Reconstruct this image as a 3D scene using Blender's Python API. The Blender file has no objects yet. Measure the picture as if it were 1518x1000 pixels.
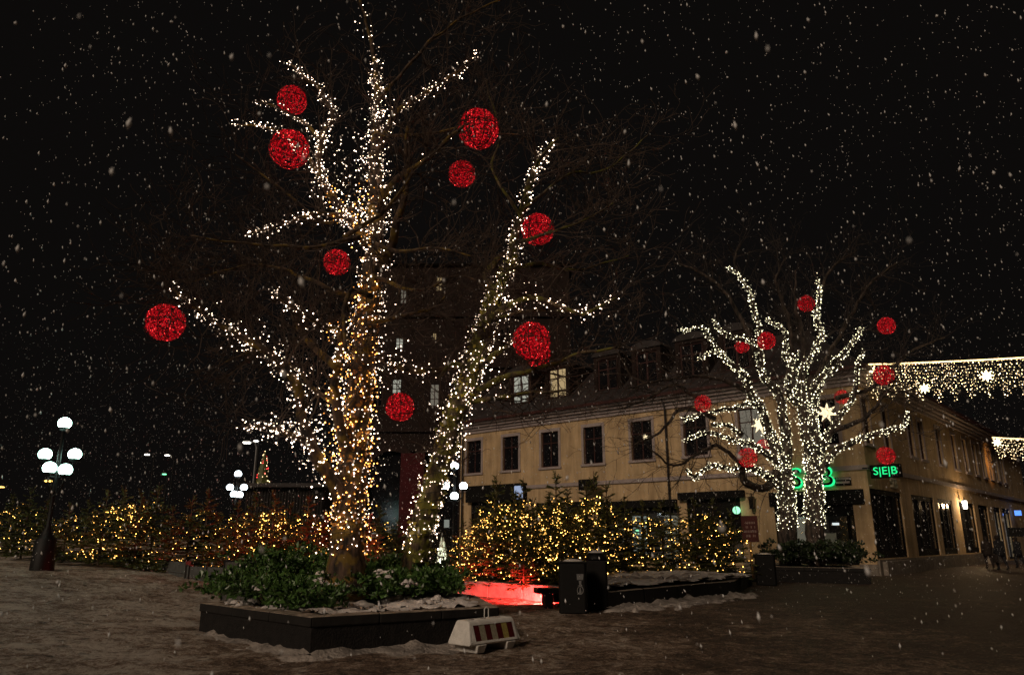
import bpy, bmesh, math, random
import numpy as np
from mathutils import Vector, Matrix, noise as mn
R = math.radians
rng = np.random.default_rng(11)
random.seed(5)
sc = bpy.context.scene
col = sc.collection

# ------------------------------------------------------------------ camera, sky, sun, exposure
FPX, PITCH, CH = 1100.0, math.atan(298 / 1100.0), 1.65
W0, H0 = 1518, 1000
cam = bpy.data.cameras.new('camera'); camo = bpy.data.objects.new('camera', cam); col.objects.link(camo)
cam.sensor_width = 36; cam.lens = 36 * FPX / W0; cam.clip_end = 900; cam.clip_start = 0.05
camo.location = (0, 0, CH); camo.rotation_euler = (R(90) + PITCH, 0, 0)
cam.dof.use_dof = True; cam.dof.focus_distance = 15; cam.dof.aperture_fstop = 1.8
sc.camera = camo
world = bpy.data.worlds.new('World'); sc.world = world; world.use_nodes = True
wn = world.node_tree.nodes; bgn = wn['Background']
bgn.inputs['Color'].default_value = (1.0, 0.86, 0.80, 1); bgn.inputs['Strength'].default_value = 0.0036   # low cloud over a lit town at night
sun = bpy.data.lights.new('sun', 'SUN'); suno = bpy.data.objects.new('sun', sun); col.objects.link(suno)
SUNV = Vector((-0.46, -0.74, 0.50)).normalized()
sun.energy = 1.05; sun.angle = R(14); sun.color = (1.0, 0.78, 0.58)
suno.rotation_euler = SUNV.to_track_quat('Z', 'Y').to_euler()
sc.view_settings.view_transform = 'Standard'; sc.view_settings.look = 'None'
sc.view_settings.exposure = 0; sc.view_settings.gamma = 1
sc.render.engine = 'CYCLES'
cy = sc.cycles
cy.use_denoising = True; cy.max_bounces = 5; cy.diffuse_bounces = 2; cy.glossy_bounces = 2; cy.transparent_max_bounces = 6
cy.sample_clamp_indirect = 2.0; cy.use_light_tree = True; cy.caustics_reflective = False; cy.caustics_refractive = False

ct, st = math.cos(PITCH), math.sin(PITCH)
def ray(px, py):
    a = (px - W0 / 2) / FPX; v = (py - H0 / 2) / FPX
    return Vector((a, ct + v * st, st - v * ct))
def P(px, py, Y):                       # the point of a pixel's ray at depth Y
    d = ray(px, py); return Vector((0, 0, CH)) + d * (Y / d.y)
def proj(p):
    d = Vector(p) - Vector((0, 0, CH)); f = d.y * ct + d.z * st
    return W0 / 2 + FPX * d.x / f, H0 / 2 - FPX * (-d.y * st + d.z * ct) / f
def ground_z(x, y):                     # the square climbs gently to the left
    s = -(x + 4.5)
    sp = math.log1p(math.exp(max(-30, min(30, s * 1.2)))) / 1.2
    z = 0.078 * sp
    return 1.35 * math.tanh(z / 1.35)
def G(px, py, z=None):                  # where a pixel's ray meets the ground (or a level z above 0)
    d = ray(px, py); t = 20.0
    for _ in range(60):
        p = Vector((0, 0, CH)) + d * t
        zz = ground_z(p.x, p.y) if z is None else z
        t = 0.5 * t + 0.5 * (CH - zz) / max(1e-4, -d.z)
    p = Vector((0, 0, CH)) + d * t
    return p

# ------------------------------------------------------------------ materials
def newmat(name):
    m = bpy.data.materials.new(name); m.use_nodes = True
    nt = m.node_tree; return m, nt.nodes, nt.links, nt.nodes['Principled BSDF']
def ramp(n, stops):
    r = n.new('ShaderNodeValToRGB'); e = r.color_ramp.elements
    while len(e) < len(stops): e.new(0.5)
    for k, (p, c) in zip(e, stops): k.position = p; k.color = (*c, 1)
    return r
def mat(name, c, rough=0.8, var=0.25, scale=6.0, bump=0.0, metal=0.0, c2=None, bscale=None, spec=0.4):
    m, n, l, b = newmat(name)
    tc = n.new('ShaderNodeTexCoord'); nz = n.new('ShaderNodeTexNoise')
    nz.inputs['Scale'].default_value = scale; nz.inputs['Detail'].default_value = 6
    l.new(tc.outputs['Object'], nz.inputs['Vector'])
    c = Vector(c); d = Vector(c2) if c2 else c * (1 + var)
    r = ramp(n, [(0.32, tuple(c * (1 - var))), (0.68, tuple(d))])
    l.new(nz.outputs['Fac'], r.inputs['Fac']); l.new(r.outputs['Color'], b.inputs['Base Color'])
    b.inputs['Roughness'].default_value = rough; b.inputs['Metallic'].default_value = metal
    b.inputs['Specular IOR Level'].default_value = spec
    if bump:
        nb = n.new('ShaderNodeTexNoise'); nb.inputs['Scale'].default_value = bscale or scale * 4; nb.inputs['Detail'].default_value = 5
        l.new(tc.outputs['Object'], nb.inputs['Vector'])
        bp = n.new('ShaderNodeBump'); bp.inputs['Strength'].default_value = bump; bp.inputs['Distance'].default_value = 0.05
        l.new(nb.outputs['Fac'], bp.inputs['Height']); l.new(bp.outputs['Normal'], b.inputs['Normal'])
    return m
def emis(name, c, s, vary=0.0):
    m, n, l, b = newmat(name); n.remove(b)
    e = n.new('ShaderNodeEmission'); e.inputs['Color'].default_value = (*c, 1); e.inputs['Strength'].default_value = s
    if vary:
        g = n.new('ShaderNodeNewGeometry'); mp = n.new('ShaderNodeMapRange')
        mp.inputs['To Min'].default_value = s * (1 - vary); mp.inputs['To Max'].default_value = s * (1 + 1.6 * vary)
        pw = n.new('ShaderNodeMath'); pw.operation = 'POWER'; pw.inputs[1].default_value = 2.2; l.new(g.outputs['Random Per Island'], pw.inputs[0]); l.new(pw.outputs[0], mp.inputs['Value']); l.new(mp.outputs['Result'], e.inputs['Strength'])
    l.new(e.outputs[0], n['Material Output'].inputs['Surface'])
    return m
def bark(name, c, moss, mossc, snow):
    m, n, l, b = newmat(name)
    tc = n.new('ShaderNodeTexCoord'); mp = n.new('ShaderNodeMapping'); mp.inputs['Scale'].default_value = (1, 1, 0.3)
    l.new(tc.outputs['Object'], mp.inputs['Vector'])
    n1 = n.new('ShaderNodeTexNoise'); n1.inputs['Scale'].default_value = 9; n1.inputs['Detail'].default_value = 8; l.new(mp.outputs[0], n1.inputs['Vector'])
    c = Vector(c); r1 = ramp(n, [(0.36, tuple(c * 0.12)), (0.64, tuple(c * 1.8))]); l.new(n1.outputs['Fac'], r1.inputs['Fac'])
    n2 = n.new('ShaderNodeTexNoise'); n2.inputs['Scale'].default_value = 3.5; n2.inputs['Detail'].default_value = 5; l.new(tc.outputs['Object'], n2.inputs['Vector'])
    r2 = ramp(n, [(moss, (0, 0, 0)), (moss + 0.1, (1, 1, 1))]); l.new(n2.outputs['Fac'], r2.inputs['Fac'])
    mx = n.new('ShaderNodeMixRGB'); l.new(r2.outputs['Color'], mx.inputs['Fac']); l.new(r1.outputs['Color'], mx.inputs['Color1']); mx.inputs['Color2'].default_value = (*mossc, 1)
    g = n.new('ShaderNodeNewGeometry'); sx = n.new('ShaderNodeSeparateXYZ'); l.new(g.outputs['Normal'], sx.inputs[0])
    ad = n.new('ShaderNodeMath'); ad.operation = 'MULTIPLY_ADD'; l.new(n2.outputs['Fac'], ad.inputs[0]); ad.inputs[1].default_value = 0.9; l.new(sx.outputs['Z'], ad.inputs[2])
    r3 = ramp(n, [(snow, (0, 0, 0)), (min(1, snow + 0.06), (1, 1, 1))])
    sc_ = n.new('ShaderNodeMath'); sc_.operation = 'MULTIPLY'; sc_.inputs[1].default_value = 0.6; l.new(ad.outputs[0], sc_.inputs[0]); l.new(sc_.outputs[0], r3.inputs['Fac'])
    m2 = n.new('ShaderNodeMixRGB'); l.new(r3.outputs['Color'], m2.inputs['Fac']); l.new(mx.outputs[0], m2.inputs['Color1']); m2.inputs['Color2'].default_value = (0.62, 0.58, 0.55, 1)
    l.new(m2.outputs[0], b.inputs['Base Color']); b.inputs['Roughness'].default_value = 0.85
    bp = n.new('ShaderNodeBump'); bp.inputs['Strength'].default_value = 0.9; bp.inputs['Distance'].default_value = 0.04
    l.new(n1.outputs['Fac'], bp.inputs['Height']); l.new(bp.outputs[0], b.inputs['Normal'])
    return m
def topsnow(name, c, snowc, lo, hi):
    m, n, l, b = newmat(name); tc = n.new('ShaderNodeTexCoord'); nz = n.new('ShaderNodeTexNoise'); nz.inputs['Scale'].default_value = 5; nz.inputs['Detail'].default_value = 7
    l.new(tc.outputs['Object'], nz.inputs['Vector']); g = n.new('ShaderNodeNewGeometry'); sx = n.new('ShaderNodeSeparateXYZ'); l.new(g.outputs['Normal'], sx.inputs[0])
    r = ramp(n, [(lo, tuple(Vector(snowc) * 0.35)), (hi, snowc)]); l.new(nz.outputs['Fac'], r.inputs['Fac'])
    r2 = ramp(n, [(0.75, (0, 0, 0)), (0.9, (1, 1, 1))]); l.new(sx.outputs['Z'], r2.inputs['Fac'])
    r1 = ramp(n, [(0.3, tuple(Vector(c) * 0.5)), (0.7, tuple(Vector(c) * 1.5))]); l.new(nz.outputs['Fac'], r1.inputs['Fac'])
    mx = n.new('ShaderNodeMixRGB'); l.new(r2.outputs['Color'], mx.inputs['Fac']); l.new(r1.outputs['Color'], mx.inputs['Color1']); l.new(r.outputs['Color'], mx.inputs['Color2'])
    l.new(mx.outputs[0], b.inputs['Base Color']); b.inputs['Roughness'].default_value = 0.85
    bp = n.new('ShaderNodeBump'); bp.inputs['Strength'].default_value = 0.6; bp.inputs['Distance'].default_value = 0.04; l.new(nz.outputs['Fac'], bp.inputs['Height']); l.new(bp.outputs[0], b.inputs['Normal'])
    return m
def weathered(m, amt=0.45):
    n, l = m.node_tree.nodes, m.node_tree.links; b = n['Principled BSDF']; src = b.inputs['Base Color'].links[0].from_socket
    tc = n.new('ShaderNodeTexCoord'); mp = n.new('ShaderNodeMapping'); mp.inputs['Scale'].default_value = (1.6, 1.6, 0.16); l.new(tc.outputs['Object'], mp.inputs['Vector'])
    q = n.new('ShaderNodeTexNoise'); q.inputs['Scale'].default_value = 1.5; q.inputs['Detail'].default_value = 7; q.inputs['Roughness'].default_value = 0.7; l.new(mp.outputs[0], q.inputs['Vector'])
    r = ramp(n, [(0.40, (0.55, 0.50, 0.46)), (0.58, (1, 1, 1))]); l.new(q.outputs['Fac'], r.inputs['Fac'])
    x = n.new('ShaderNodeMixRGB'); x.blend_type = 'MULTIPLY'; x.inputs['Fac'].default_value = amt; l.new(src, x.inputs['Color1']); l.new(r.outputs['Color'], x.inputs['Color2']); l.new(x.outputs[0], b.inputs['Base Color'])
def leafmat(name, c1, c2, rough=0.45, trans=0.0):
    m, n, l, b = newmat(name)
    g = n.new('ShaderNodeNewGeometry'); r = ramp(n, [(0.0, c1), (1.0, c2)]); l.new(g.outputs['Random Per Island'], r.inputs['Fac'])
    l.new(r.outputs['Color'], b.inputs['Base Color']); b.inputs['Roughness'].default_value = rough
    return m
def glassmat(name, tint, clear):
    m, n, l, b = newmat(name); n.remove(b)
    t = n.new('ShaderNodeBsdfTransparent'); t.inputs['Color'].default_value = (*tint, 1)
    gl = n.new('ShaderNodeBsdfGlossy'); gl.inputs['Roughness'].default_value = 0.04; gl.inputs['Color'].default_value = (0.8, 0.8, 0.8, 1)
    lw = n.new('ShaderNodeLayerWeight'); lw.inputs['Blend'].default_value = 0.35
    mr = n.new('ShaderNodeMapRange'); mr.inputs['To Min'].default_value = 0.05; mr.inputs['To Max'].default_value = clear
    l.new(lw.outputs['Facing'], mr.inputs['Value'])
    mx = n.new('ShaderNodeMixShader'); l.new(mr.outputs[0], mx.inputs[0]); l.new(t.outputs[0], mx.inputs[1]); l.new(gl.outputs[0], mx.inputs[2])
    l.new(mx.outputs[0], n['Material Output'].inputs['Surface'])
    return m

M = {}
M['bark'] = bark('lime_bark', (0.06, 0.036, 0.022), 0.50, (0.16, 0.10, 0.013), 0.86)
M['bark_mossy'] = bark('mossy_bark', (0.08, 0.058, 0.032), 0.47, (0.13, 0.125, 0.018), 0.9)
M['bark_dark'] = bark('dark_bark', (0.05, 0.036, 0.028), 0.62, (0.06, 0.05, 0.02), 0.93)
M['twig'] = mat('twig', (0.055, 0.036, 0.026), 0.8, 0.5, 3)
M['twig_dark'] = mat('twig_dark', (0.035, 0.026, 0.022), 0.85, 0.5, 3)
M['ivy'] = leafmat('ivy_leaf', (0.08, 0.11, 0.012), (0.42, 0.34, 0.04))
M['ivy_brown'] = leafmat('dry_leaf', (0.20, 0.07, 0.012), (0.60, 0.27, 0.04))
M['shrub'] = leafmat('shrub_leaf', (0.03, 0.07, 0.015), (0.10, 0.20, 0.05), 0.35)
M['shrub_dark'] = leafmat('dark_shrub_leaf', (0.008, 0.016, 0.006), (0.03, 0.05, 0.015), 0.5)
M['needle'] = leafmat('fir_needle', (0.035, 0.05, 0.012), (0.16, 0.165, 0.04), 0.6)
M['fir_wood'] = mat('fir_wood', (0.09, 0.06, 0.04), 0.9, 0.4, 12)
M['bulb_white'] = emis('bulb_white', (1.0, 0.74, 0.55), 8, 0.92)
M['bulb_amber'] = emis('bulb_amber', (1.0, 0.40, 0.08), 6.5, 0.85)
M['bulb_right'] = emis('bulb_pale', (1.0, 0.90, 0.58), 5.5, 0.85)
M['bulb_gold'] = emis('bulb_gold', (1.0, 0.50, 0.10), 11, 0.93)
M['bulb_curtain'] = emis('bulb_curtain', (1.0, 0.72, 0.38), 7, 0.8)
M['bulb_red'] = emis('bulb_red', (1.0, 0.05, 0.05), 4, 0.7)
M['globe'] = emis('lamp_globe', (0.58, 1.0, 0.84), 15)
M['globe_blue'] = emis('lamp_globe_white', (0.80, 0.95, 1.0), 9)
M['stone_dark'] = mat('dark_granite', (0.009, 0.0075, 0.007), 0.8, 0.5, 9, 0.5)
M['coping'] = topsnow('snowy_coping', (0.010, 0.0085, 0.0075), (0.42, 0.34, 0.27), 0.35, 0.6)
M['stone_top'] = mat('kerb_stone', (0.15, 0.12, 0.10), 0.85, 0.4, 7, 0.5)
M['wall_stone'] = mat('pale_kerb', (0.38, 0.35, 0.33), 0.85, 0.25, 5, 0.4)
M['soil'] = mat('soil', (0.03, 0.022, 0.016), 0.95, 0.5, 8, 0.7)
M['snow'] = mat('snow', (0.66, 0.62, 0.60), 0.9, 0.12, 5, 0.6, bscale=26)
M['snow_dirty'] = mat('trodden_snow', (0.34, 0.30, 0.27), 0.9, 0.45, 4, 0.9, bscale=18)
M['flake'] = mat('snowflake', (0.85, 0.85, 0.86), 0.9, 0.02, 1)
M['black'] = mat('black_iron', (0.006, 0.006, 0.006), 0.55, 0.3, 20, 0.2, spec=0.3)
M['black_paint'] = mat('black_paint', (0.005, 0.0045, 0.0045), 0.6, 0.3, 8, spec=0.25)
M['grey_metal'] = mat('grey_metal', (0.22, 0.22, 0.22), 0.5, 0.2, 8, metal=0.6)
M['plastic'] = mat('white_plastic', (0.80, 0.78, 0.74), 0.6, 0.12, 9, 0.3)
M['refl_red'] = mat('dark_red_panel', (0.09, 0.008, 0.008), 0.5, 0.2, 20)
M['refl_white'] = mat('cream_panel', (0.36, 0.33, 0.24), 0.5, 0.2, 30)
M['refl_yellow'] = mat('yellow_panel', (0.40, 0.33, 0.10), 0.5, 0.25, 30)
M['cream'] = mat('cream_render', (0.57, 0.41, 0.235), 0.9, 0.17, 0.9, 0.25, bscale=25)
weathered(M['cream'], 0.6)
M['trim'] = mat('grey_trim', (0.36, 0.30, 0.29), 0.85, 0.12, 2.5)
M['plinth'] = mat('plinth_stone', (0.20, 0.17, 0.14), 0.9, 0.3, 4, 0.5)
M['roof'] = mat('roof_sheet', (0.036, 0.030, 0.030), 0.7, 0.4, 1.5, 0.3)
M['gutter'] = mat('dark_red_gutter', (0.05, 0.014, 0.012), 0.6, 0.3, 4)
M['frame_red'] = mat('oxblood_frame', (0.045, 0.014, 0.012), 0.6, 0.3, 6)
M['glass_dark'] = mat('night_glass', (0.010, 0.010, 0.012), 0.12, 0.3, 1.5, spec=0.5)
M['brick_wall'] = mat('brick_wall', (0.017, 0.008, 0.006), 0.9, 0.4, 2.0, 0.3)
M['brick_trim'] = mat('brick_trim', (0.022, 0.011, 0.009), 0.9, 0.4, 3)
M['brick_red'] = mat('painted_red', (0.065, 0.006, 0.009), 0.9, 0.25, 2)
M['far_dark'] = mat('far_facade', (0.020, 0.017, 0.016), 0.9, 0.4, 0.5)
M['fascia'] = mat('black_fascia', (0.006, 0.0055, 0.005), 0.8, 0.3, 5, spec=0.2)
M['glass'] = glassmat('shop_glass', (0.8, 0.85, 0.82), 0.5)
M['win_warm'] = emis('lit_window', (1.0, 0.72, 0.36), 0.42)
M['win_cool'] = emis('lit_window_pale', (0.95, 0.95, 0.78), 0.36)
M['win_shop'] = emis('shop_glow', (0.85, 0.90, 0.80), 0.22)
M['win_shop2'] = emis('shop_glow_warm', (0.9, 0.80, 0.62), 0.16)
M['win_white'] = emis('shop_white', (0.92, 0.97, 1.0), 1.1)
M['win_blue'] = emis('sign_blue', (0.10, 0.28, 1.0), 1.6)
M['poster'] = emis('poster_light', (0.55, 0.68, 1.0), 0.55)
M['green'] = emis('green_neon', (0.02, 0.85, 0.25), 1.3)
M['green_soft'] = emis('green_lamp', (0.35, 1.0, 0.55), 1.6)
M['star'] = emis('paper_star', (1.0, 0.80, 0.48), 1.6)
M['star_bright'] = emis('light_star', (1.0, 0.82, 0.45), 6)
M['bar_gold'] = emis('light_bar', (1.0, 0.66, 0.28), 4)
M['street_white'] = emis('street_luminaire', (1.0, 0.95, 0.85), 8)
M['street_green'] = emis('signal_green', (0.2, 1.0, 0.45), 3)
M['street_amber'] = emis('far_amber', (1.0, 0.6, 0.12), 5)
M['water'] = mat('pool_water', (0.12, 0.17, 0.16), 0.08, 0.3, 6, 0.6, bscale=18)
M['jet'] = mat('fountain_jet', (0.85, 0.85, 0.75), 0.5, 0.1, 9)
M['coat'] = mat('dark_coat', (0.012, 0.012, 0.015), 0.9, 0.4, 8)
M['coat2'] = mat('dark_brown_coat', (0.022, 0.015, 0.012), 0.9, 0.4, 8)
M['skin'] = mat('skin', (0.35, 0.22, 0.16), 0.6, 0.1, 8)
M['sign_red'] = mat('red_sign', (0.075, 0.012, 0.009), 0.6, 0.2, 5)
M['sign_mark'] = mat('pale_lettering', (0.25, 0.17, 0.15), 0.7, 0.1, 5)
M['post_wood'] = mat('ochre_post', (0.30, 0.16, 0.05), 0.8, 0.3, 8)
M['board'] = mat('grey_board', (0.08, 0.078, 0.075), 0.7, 0.3, 6, 0.2)
M['wire'] = mat('cable', (0.01, 0.012, 0.01), 0.7, 0.2, 5)

def tinsel_mat():
    m, n, l, b = newmat('red_tinsel'); n.remove(b)
    g = n.new('ShaderNodeNewGeometry')
    pw = n.new('ShaderNodeMath'); pw.operation = 'POWER'; pw.inputs[1].default_value = 2.6; l.new(g.outputs['Random Per Island'], pw.inputs[0])
    mp = n.new('ShaderNodeMapRange'); mp.inputs['To Min'].default_value = 0.13; mp.inputs['To Max'].default_value = 1.0; l.new(pw.outputs[0], mp.inputs['Value'])
    r = ramp(n, [(0.0, (0.75, 0.004, 0.010)), (0.9, (1.0, 0.010, 0.022)), (1.0, (1.0, 0.03, 0.035))]); l.new(g.outputs['Random Per Island'], r.inputs['Fac'])
    e = n.new('ShaderNodeEmission'); l.new(r.outputs['Color'], e.inputs['Color']); l.new(mp.outputs[0], e.inputs['Strength'])
    l.new(e.outputs[0], n['Material Output'].inputs['Surface']); return m
M['tinsel'] = tinsel_mat()

def ground_mat():
    m, n, l, b = newmat('snowy_paving')
    tc = n.new('ShaderNodeTexCoord')
    def nz(s, d=6, w=0.0, rough=0.6):
        q = n.new('ShaderNodeTexNoise'); q.inputs['Scale'].default_value = s; q.inputs['Detail'].default_value = d; q.inputs['Roughness'].default_value = rough
        q.inputs['Distortion'].default_value = w; l.new(tc.outputs['Object'], q.inputs['Vector']); return q
    big = nz(0.22, 4); mid = nz(1.3, 6, 0.5); fine = nz(6.0, 10, 0.8, 0.78)
    r1 = ramp(n, [(0.36, (0.06, 0.038, 0.026)), (0.46, (0.20, 0.13, 0.088)), (0.54, (0.36, 0.26, 0.19)), (0.64, (0.70, 0.62, 0.54))])
    m1 = n.new('ShaderNodeMath'); m1.operation = 'MULTIPLY_ADD'; l.new(fine.outputs['Fac'], m1.inputs[0]); m1.inputs[1].default_value = 1.0
    m0 = n.new('ShaderNodeMath'); m0.operation = 'MULTIPLY_ADD'; l.new(mid.outputs['Fac'], m0.inputs[0]); m0.inputs[1].default_value = 0.5; m0.inputs[2].default_value = -0.26
    l.new(m0.outputs[0], m1.inputs[2])
    m2 = n.new('ShaderNodeMath'); m2.operation = 'MULTIPLY_ADD'; l.new(big.outputs['Fac'], m2.inputs[0]); m2.inputs[1].default_value = 0.55
    m2b = n.new('ShaderNodeMath'); m2b.operation = 'ADD'; m2b.inputs[1].default_value = -0.29; l.new(m1.outputs[0], m2b.inputs[0]); l.new(m2b.outputs[0], m2.inputs[2])
    # the trodden street on the right: swept bare and wet, light fall-off painted in
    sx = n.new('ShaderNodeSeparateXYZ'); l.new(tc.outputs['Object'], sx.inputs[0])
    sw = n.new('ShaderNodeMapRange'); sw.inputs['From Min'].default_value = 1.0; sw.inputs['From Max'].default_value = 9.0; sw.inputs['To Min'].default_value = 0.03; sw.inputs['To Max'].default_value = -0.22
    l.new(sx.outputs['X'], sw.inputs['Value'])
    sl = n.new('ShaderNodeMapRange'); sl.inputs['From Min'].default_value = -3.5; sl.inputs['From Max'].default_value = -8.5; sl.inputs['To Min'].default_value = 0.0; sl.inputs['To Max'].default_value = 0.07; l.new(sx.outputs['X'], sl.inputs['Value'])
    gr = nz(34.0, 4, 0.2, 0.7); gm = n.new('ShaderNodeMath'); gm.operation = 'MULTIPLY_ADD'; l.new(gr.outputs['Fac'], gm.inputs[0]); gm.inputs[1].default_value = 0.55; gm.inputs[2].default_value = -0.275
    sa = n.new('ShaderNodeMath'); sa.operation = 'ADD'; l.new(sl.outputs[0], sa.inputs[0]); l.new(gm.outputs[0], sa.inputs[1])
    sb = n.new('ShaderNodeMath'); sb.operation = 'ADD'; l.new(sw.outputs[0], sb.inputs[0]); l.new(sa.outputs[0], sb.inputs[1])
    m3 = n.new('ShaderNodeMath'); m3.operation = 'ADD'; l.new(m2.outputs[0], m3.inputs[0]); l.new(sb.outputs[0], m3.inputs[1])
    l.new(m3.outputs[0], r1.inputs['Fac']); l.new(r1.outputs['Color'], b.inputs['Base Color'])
    b.inputs['Roughness'].default_value = 0.62; b.inputs['Specular IOR Level'].default_value = 0.35
    bp = n.new('ShaderNodeBump'); bp.inputs['Strength'].default_value = 1.0; bp.inputs['Distance'].default_value = 0.22
    vo = n.new('ShaderNodeTexVoronoi'); vo.inputs['Scale'].default_value = 3.4; vo.inputs['Randomness'].default_value = 1.0
    dv = n.new('ShaderNodeVectorMath'); dv.operation = 'ADD'; dm = n.new('ShaderNodeVectorMath'); dm.operation = 'SCALE'; dm.inputs['Scale'].default_value = 0.35
    l.new(mid.outputs['Color'], dm.inputs[0]); l.new(tc.outputs['Object'], dv.inputs[0]); l.new(dm.outputs[0], dv.inputs[1]); l.new(dv.outputs[0], vo.inputs['Vector'])
    vr = ramp(n, [(0.10, (0, 0, 0)), (0.30, (1, 1, 1))]); l.new(vo.outputs['Distance'], vr.inputs['Fac'])
    cr = nz(26.0, 3, 0.3); crr = ramp(n, [(0.60, (0, 0, 0)), (0.66, (1, 1, 1))]); l.new(cr.outputs['Fac'], crr.inputs['Fac'])
    mxc = n.new('ShaderNodeMixRGB'); mcf = n.new('ShaderNodeMath'); mcf.operation = 'MULTIPLY'; l.new(crr.outputs['Color'], mcf.inputs[0]); l.new(m3.outputs[0], mcf.inputs[1]); mcf.use_clamp = True
    l.new(mcf.outputs[0], mxc.inputs['Fac']); mvd = n.new('ShaderNodeMixRGB'); mvd.blend_type = 'MULTIPLY'; mvd.inputs['Fac'].default_value = 0.55; l.new(r1.outputs['Color'], mvd.inputs['Color1']); l.new(vr.outputs['Color'], mvd.inputs['Color2'])
    l.new(mvd.outputs[0], mxc.inputs['Color1']); mxc.inputs['Color2'].default_value = (0.72, 0.66, 0.60, 1); l.new(mxc.outputs[0], b.inputs['Base Color'])
    mlv = n.new('ShaderNodeMath'); mlv.operation = 'MULTIPLY_ADD'; l.new(vr.outputs['Color'], mlv.inputs[0]); mlv.inputs[1].default_value = 0.22; l.new(mid.outputs['Fac'], mlv.inputs[2])
    ml = n.new('ShaderNodeMath'); ml.operation = 'MULTIPLY_ADD'; l.new(fine.outputs['Fac'], ml.inputs[0]); ml.inputs[1].default_value = 0.6; l.new(mlv.outputs[0], ml.inputs[2])
    l.new(ml.outputs[0], bp.inputs['Height']); l.new(bp.outputs[0], b.inputs['Normal'])
    return m
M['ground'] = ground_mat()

# ------------------------------------------------------------------ object helpers
def link(o, parent=None):
    col.objects.link(o)
    if parent: o.parent = parent
    return o
def thing(name, label, cat, loc=(0, 0, 0), rotz=0.0, group=None):
    o = bpy.data.objects.new(name, None); col.objects.link(o); o.empty_display_size = 0.2
    o.location = loc; o.rotation_euler = (0, 0, rotz); o['label'] = label; o['category'] = cat
    if group: o['group'] = group
    return o
def tag(o, label, cat, group=None):
    o['label'] = label; o['category'] = cat
    if group: o['group'] = group
    return o
class MB:                                # collects shapes, builds ONE mesh object
    def __init__(s): s.v = []; s.f = []
    def quad(s, *p):
        k = len(s.v); s.v += [tuple(q) for q in p]; s.f.append(tuple(range(k, k + len(p)))); return s
    def box(s, c, d, rz=0.0, taper=1.0):
        k = len(s.v); cx, cyy, cz = c; hx, hy, hz = d[0] / 2, d[1] / 2, d[2] / 2
        co, si = math.cos(rz), math.sin(rz)
        for z, tp in ((-hz, 1.0), (hz, taper)):
            for x, y in ((-hx, -hy), (hx, -hy), (hx, hy), (-hx, hy)):
                x *= tp; y *= tp
                s.v.append((cx + x * co - y * si, cyy + x * si + y * co, cz + z))
        for f in ((0, 3, 2, 1), (4, 5, 6, 7), (0, 1, 5, 4), (1, 2, 6, 5), (2, 3, 7, 6), (3, 0, 4, 7)): s.f.append(tuple(k + i for i in f))
        return s
    def bx(s, x0, x1, y0, y1, z0, z1): return s.box(((x0 + x1) / 2, (y0 + y1) / 2, (z0 + z1) / 2), (x1 - x0, y1 - y0, z1 - z0))
    def prism(s, poly, z0, z1, zf=None):
        k = len(s.v); n = len(poly)
        for p in poly: s.v.append((p[0], p[1], z0))
        for p in poly: s.v.append((p[0], p[1], z1))
        s.f.append(tuple(k + n + i for i in range(n))); s.f.append(tuple(k + n - 1 - i for i in range(n)))
        for i in range(n): j = (i + 1) % n; s.f.append((k + i, k + j, k + n + j, k + n + i))
        return s
    def tube(s, pts, rad, sides=6, cap=True):
        pts = [Vector(p) for p in pts]; n = len(pts)
        if not hasattr(rad, '__len__'): rad = [rad] * n
        k = len(s.v); up = Vector((0.13, 0.97, 0.21))
        for i, p in enumerate(pts):
            t = (pts[min(i + 1, n - 1)] - pts[max(i - 1, 0)])
            t = t.normalized() if t.length > 1e-9 else Vector((0, 0, 1))
            a = t.cross(up)
            a = a.normalized() if a.length > 1e-3 else t.orthogonal().normalized()
            b = t.cross(a)
            for j in range(sides):
                q = 2 * math.pi * j / sides
                s.v.append(tuple(p + (a * math.cos(q) + b * math.sin(q)) * rad[i]))
        for i in range(n - 1):
            for j in range(sides):
                j2 = (j + 1) % sides
                s.f.append((k + i * sides + j, k + i * sides + j2, k + (i + 1) * sides + j2, k + (i + 1) * sides + j))
        if cap:
            s.f.append(tuple(k + sides - 1 - j for j in range(sides))); s.f.append(tuple(k + (n - 1) * sides + j for j in range(sides)))
        return s
    def lathe(s, prof, c=(0, 0, 0), sides=20):
        k = len(s.v); n = len(prof)
        for r, z in prof:
            for j in range(sides):
                q = 2 * math.pi * j / sides; s.v.append((c[0] + r * math.cos(q), c[1] + r * math.sin(q), c[2] + z))
        for i in range(n - 1):
            for j in range(sides):
                j2 = (j + 1) % sides; s.f.append((k + i * sides + j, k + i * sides + j2, k + (i + 1) * sides + j2, k + (i + 1) * sides + j))
        s.f.append(tuple(k + sides - 1 - j for j in range(sides))); s.f.append(tuple(k + (n - 1) * sides + j for j in range(sides)))
        return s
    def sphere(s, c, r, sides=18, rings=10, sq=1.0):
        pr = [(max(1e-4, r * math.sin(math.pi * i / rings)), -r * sq * math.cos(math.pi * i / rings)) for i in range(rings + 1)]
        return s.lathe(pr, c, sides)
    def octa(s, c, r, rz=1.0):
        k = len(s.v); x, y, z = c
        s.v += [(x + r, y, z), (x - r, y, z), (x, y + r, z), (x, y - r, z), (x, y, z + r * rz), (x, y, z - r * rz)]
        for f in ((0, 2, 4), (2, 1, 4), (1, 3, 4), (3, 0, 4), (2, 0, 5), (1, 2, 5), (3, 1, 5), (0, 3, 5)): s.f.append(tuple(k + i for i in f))
        return s
    def mesh(s, name, m, smooth=False):
        me = bpy.data.meshes.new(name); me.from_pydata(s.v, [], s.f); me.materials.append(M[m] if isinstance(m, str) else m)
        if smooth: me.polygons.foreach_set('use_smooth', [True] * len(me.polygons))
        me.update(); return me
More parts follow.
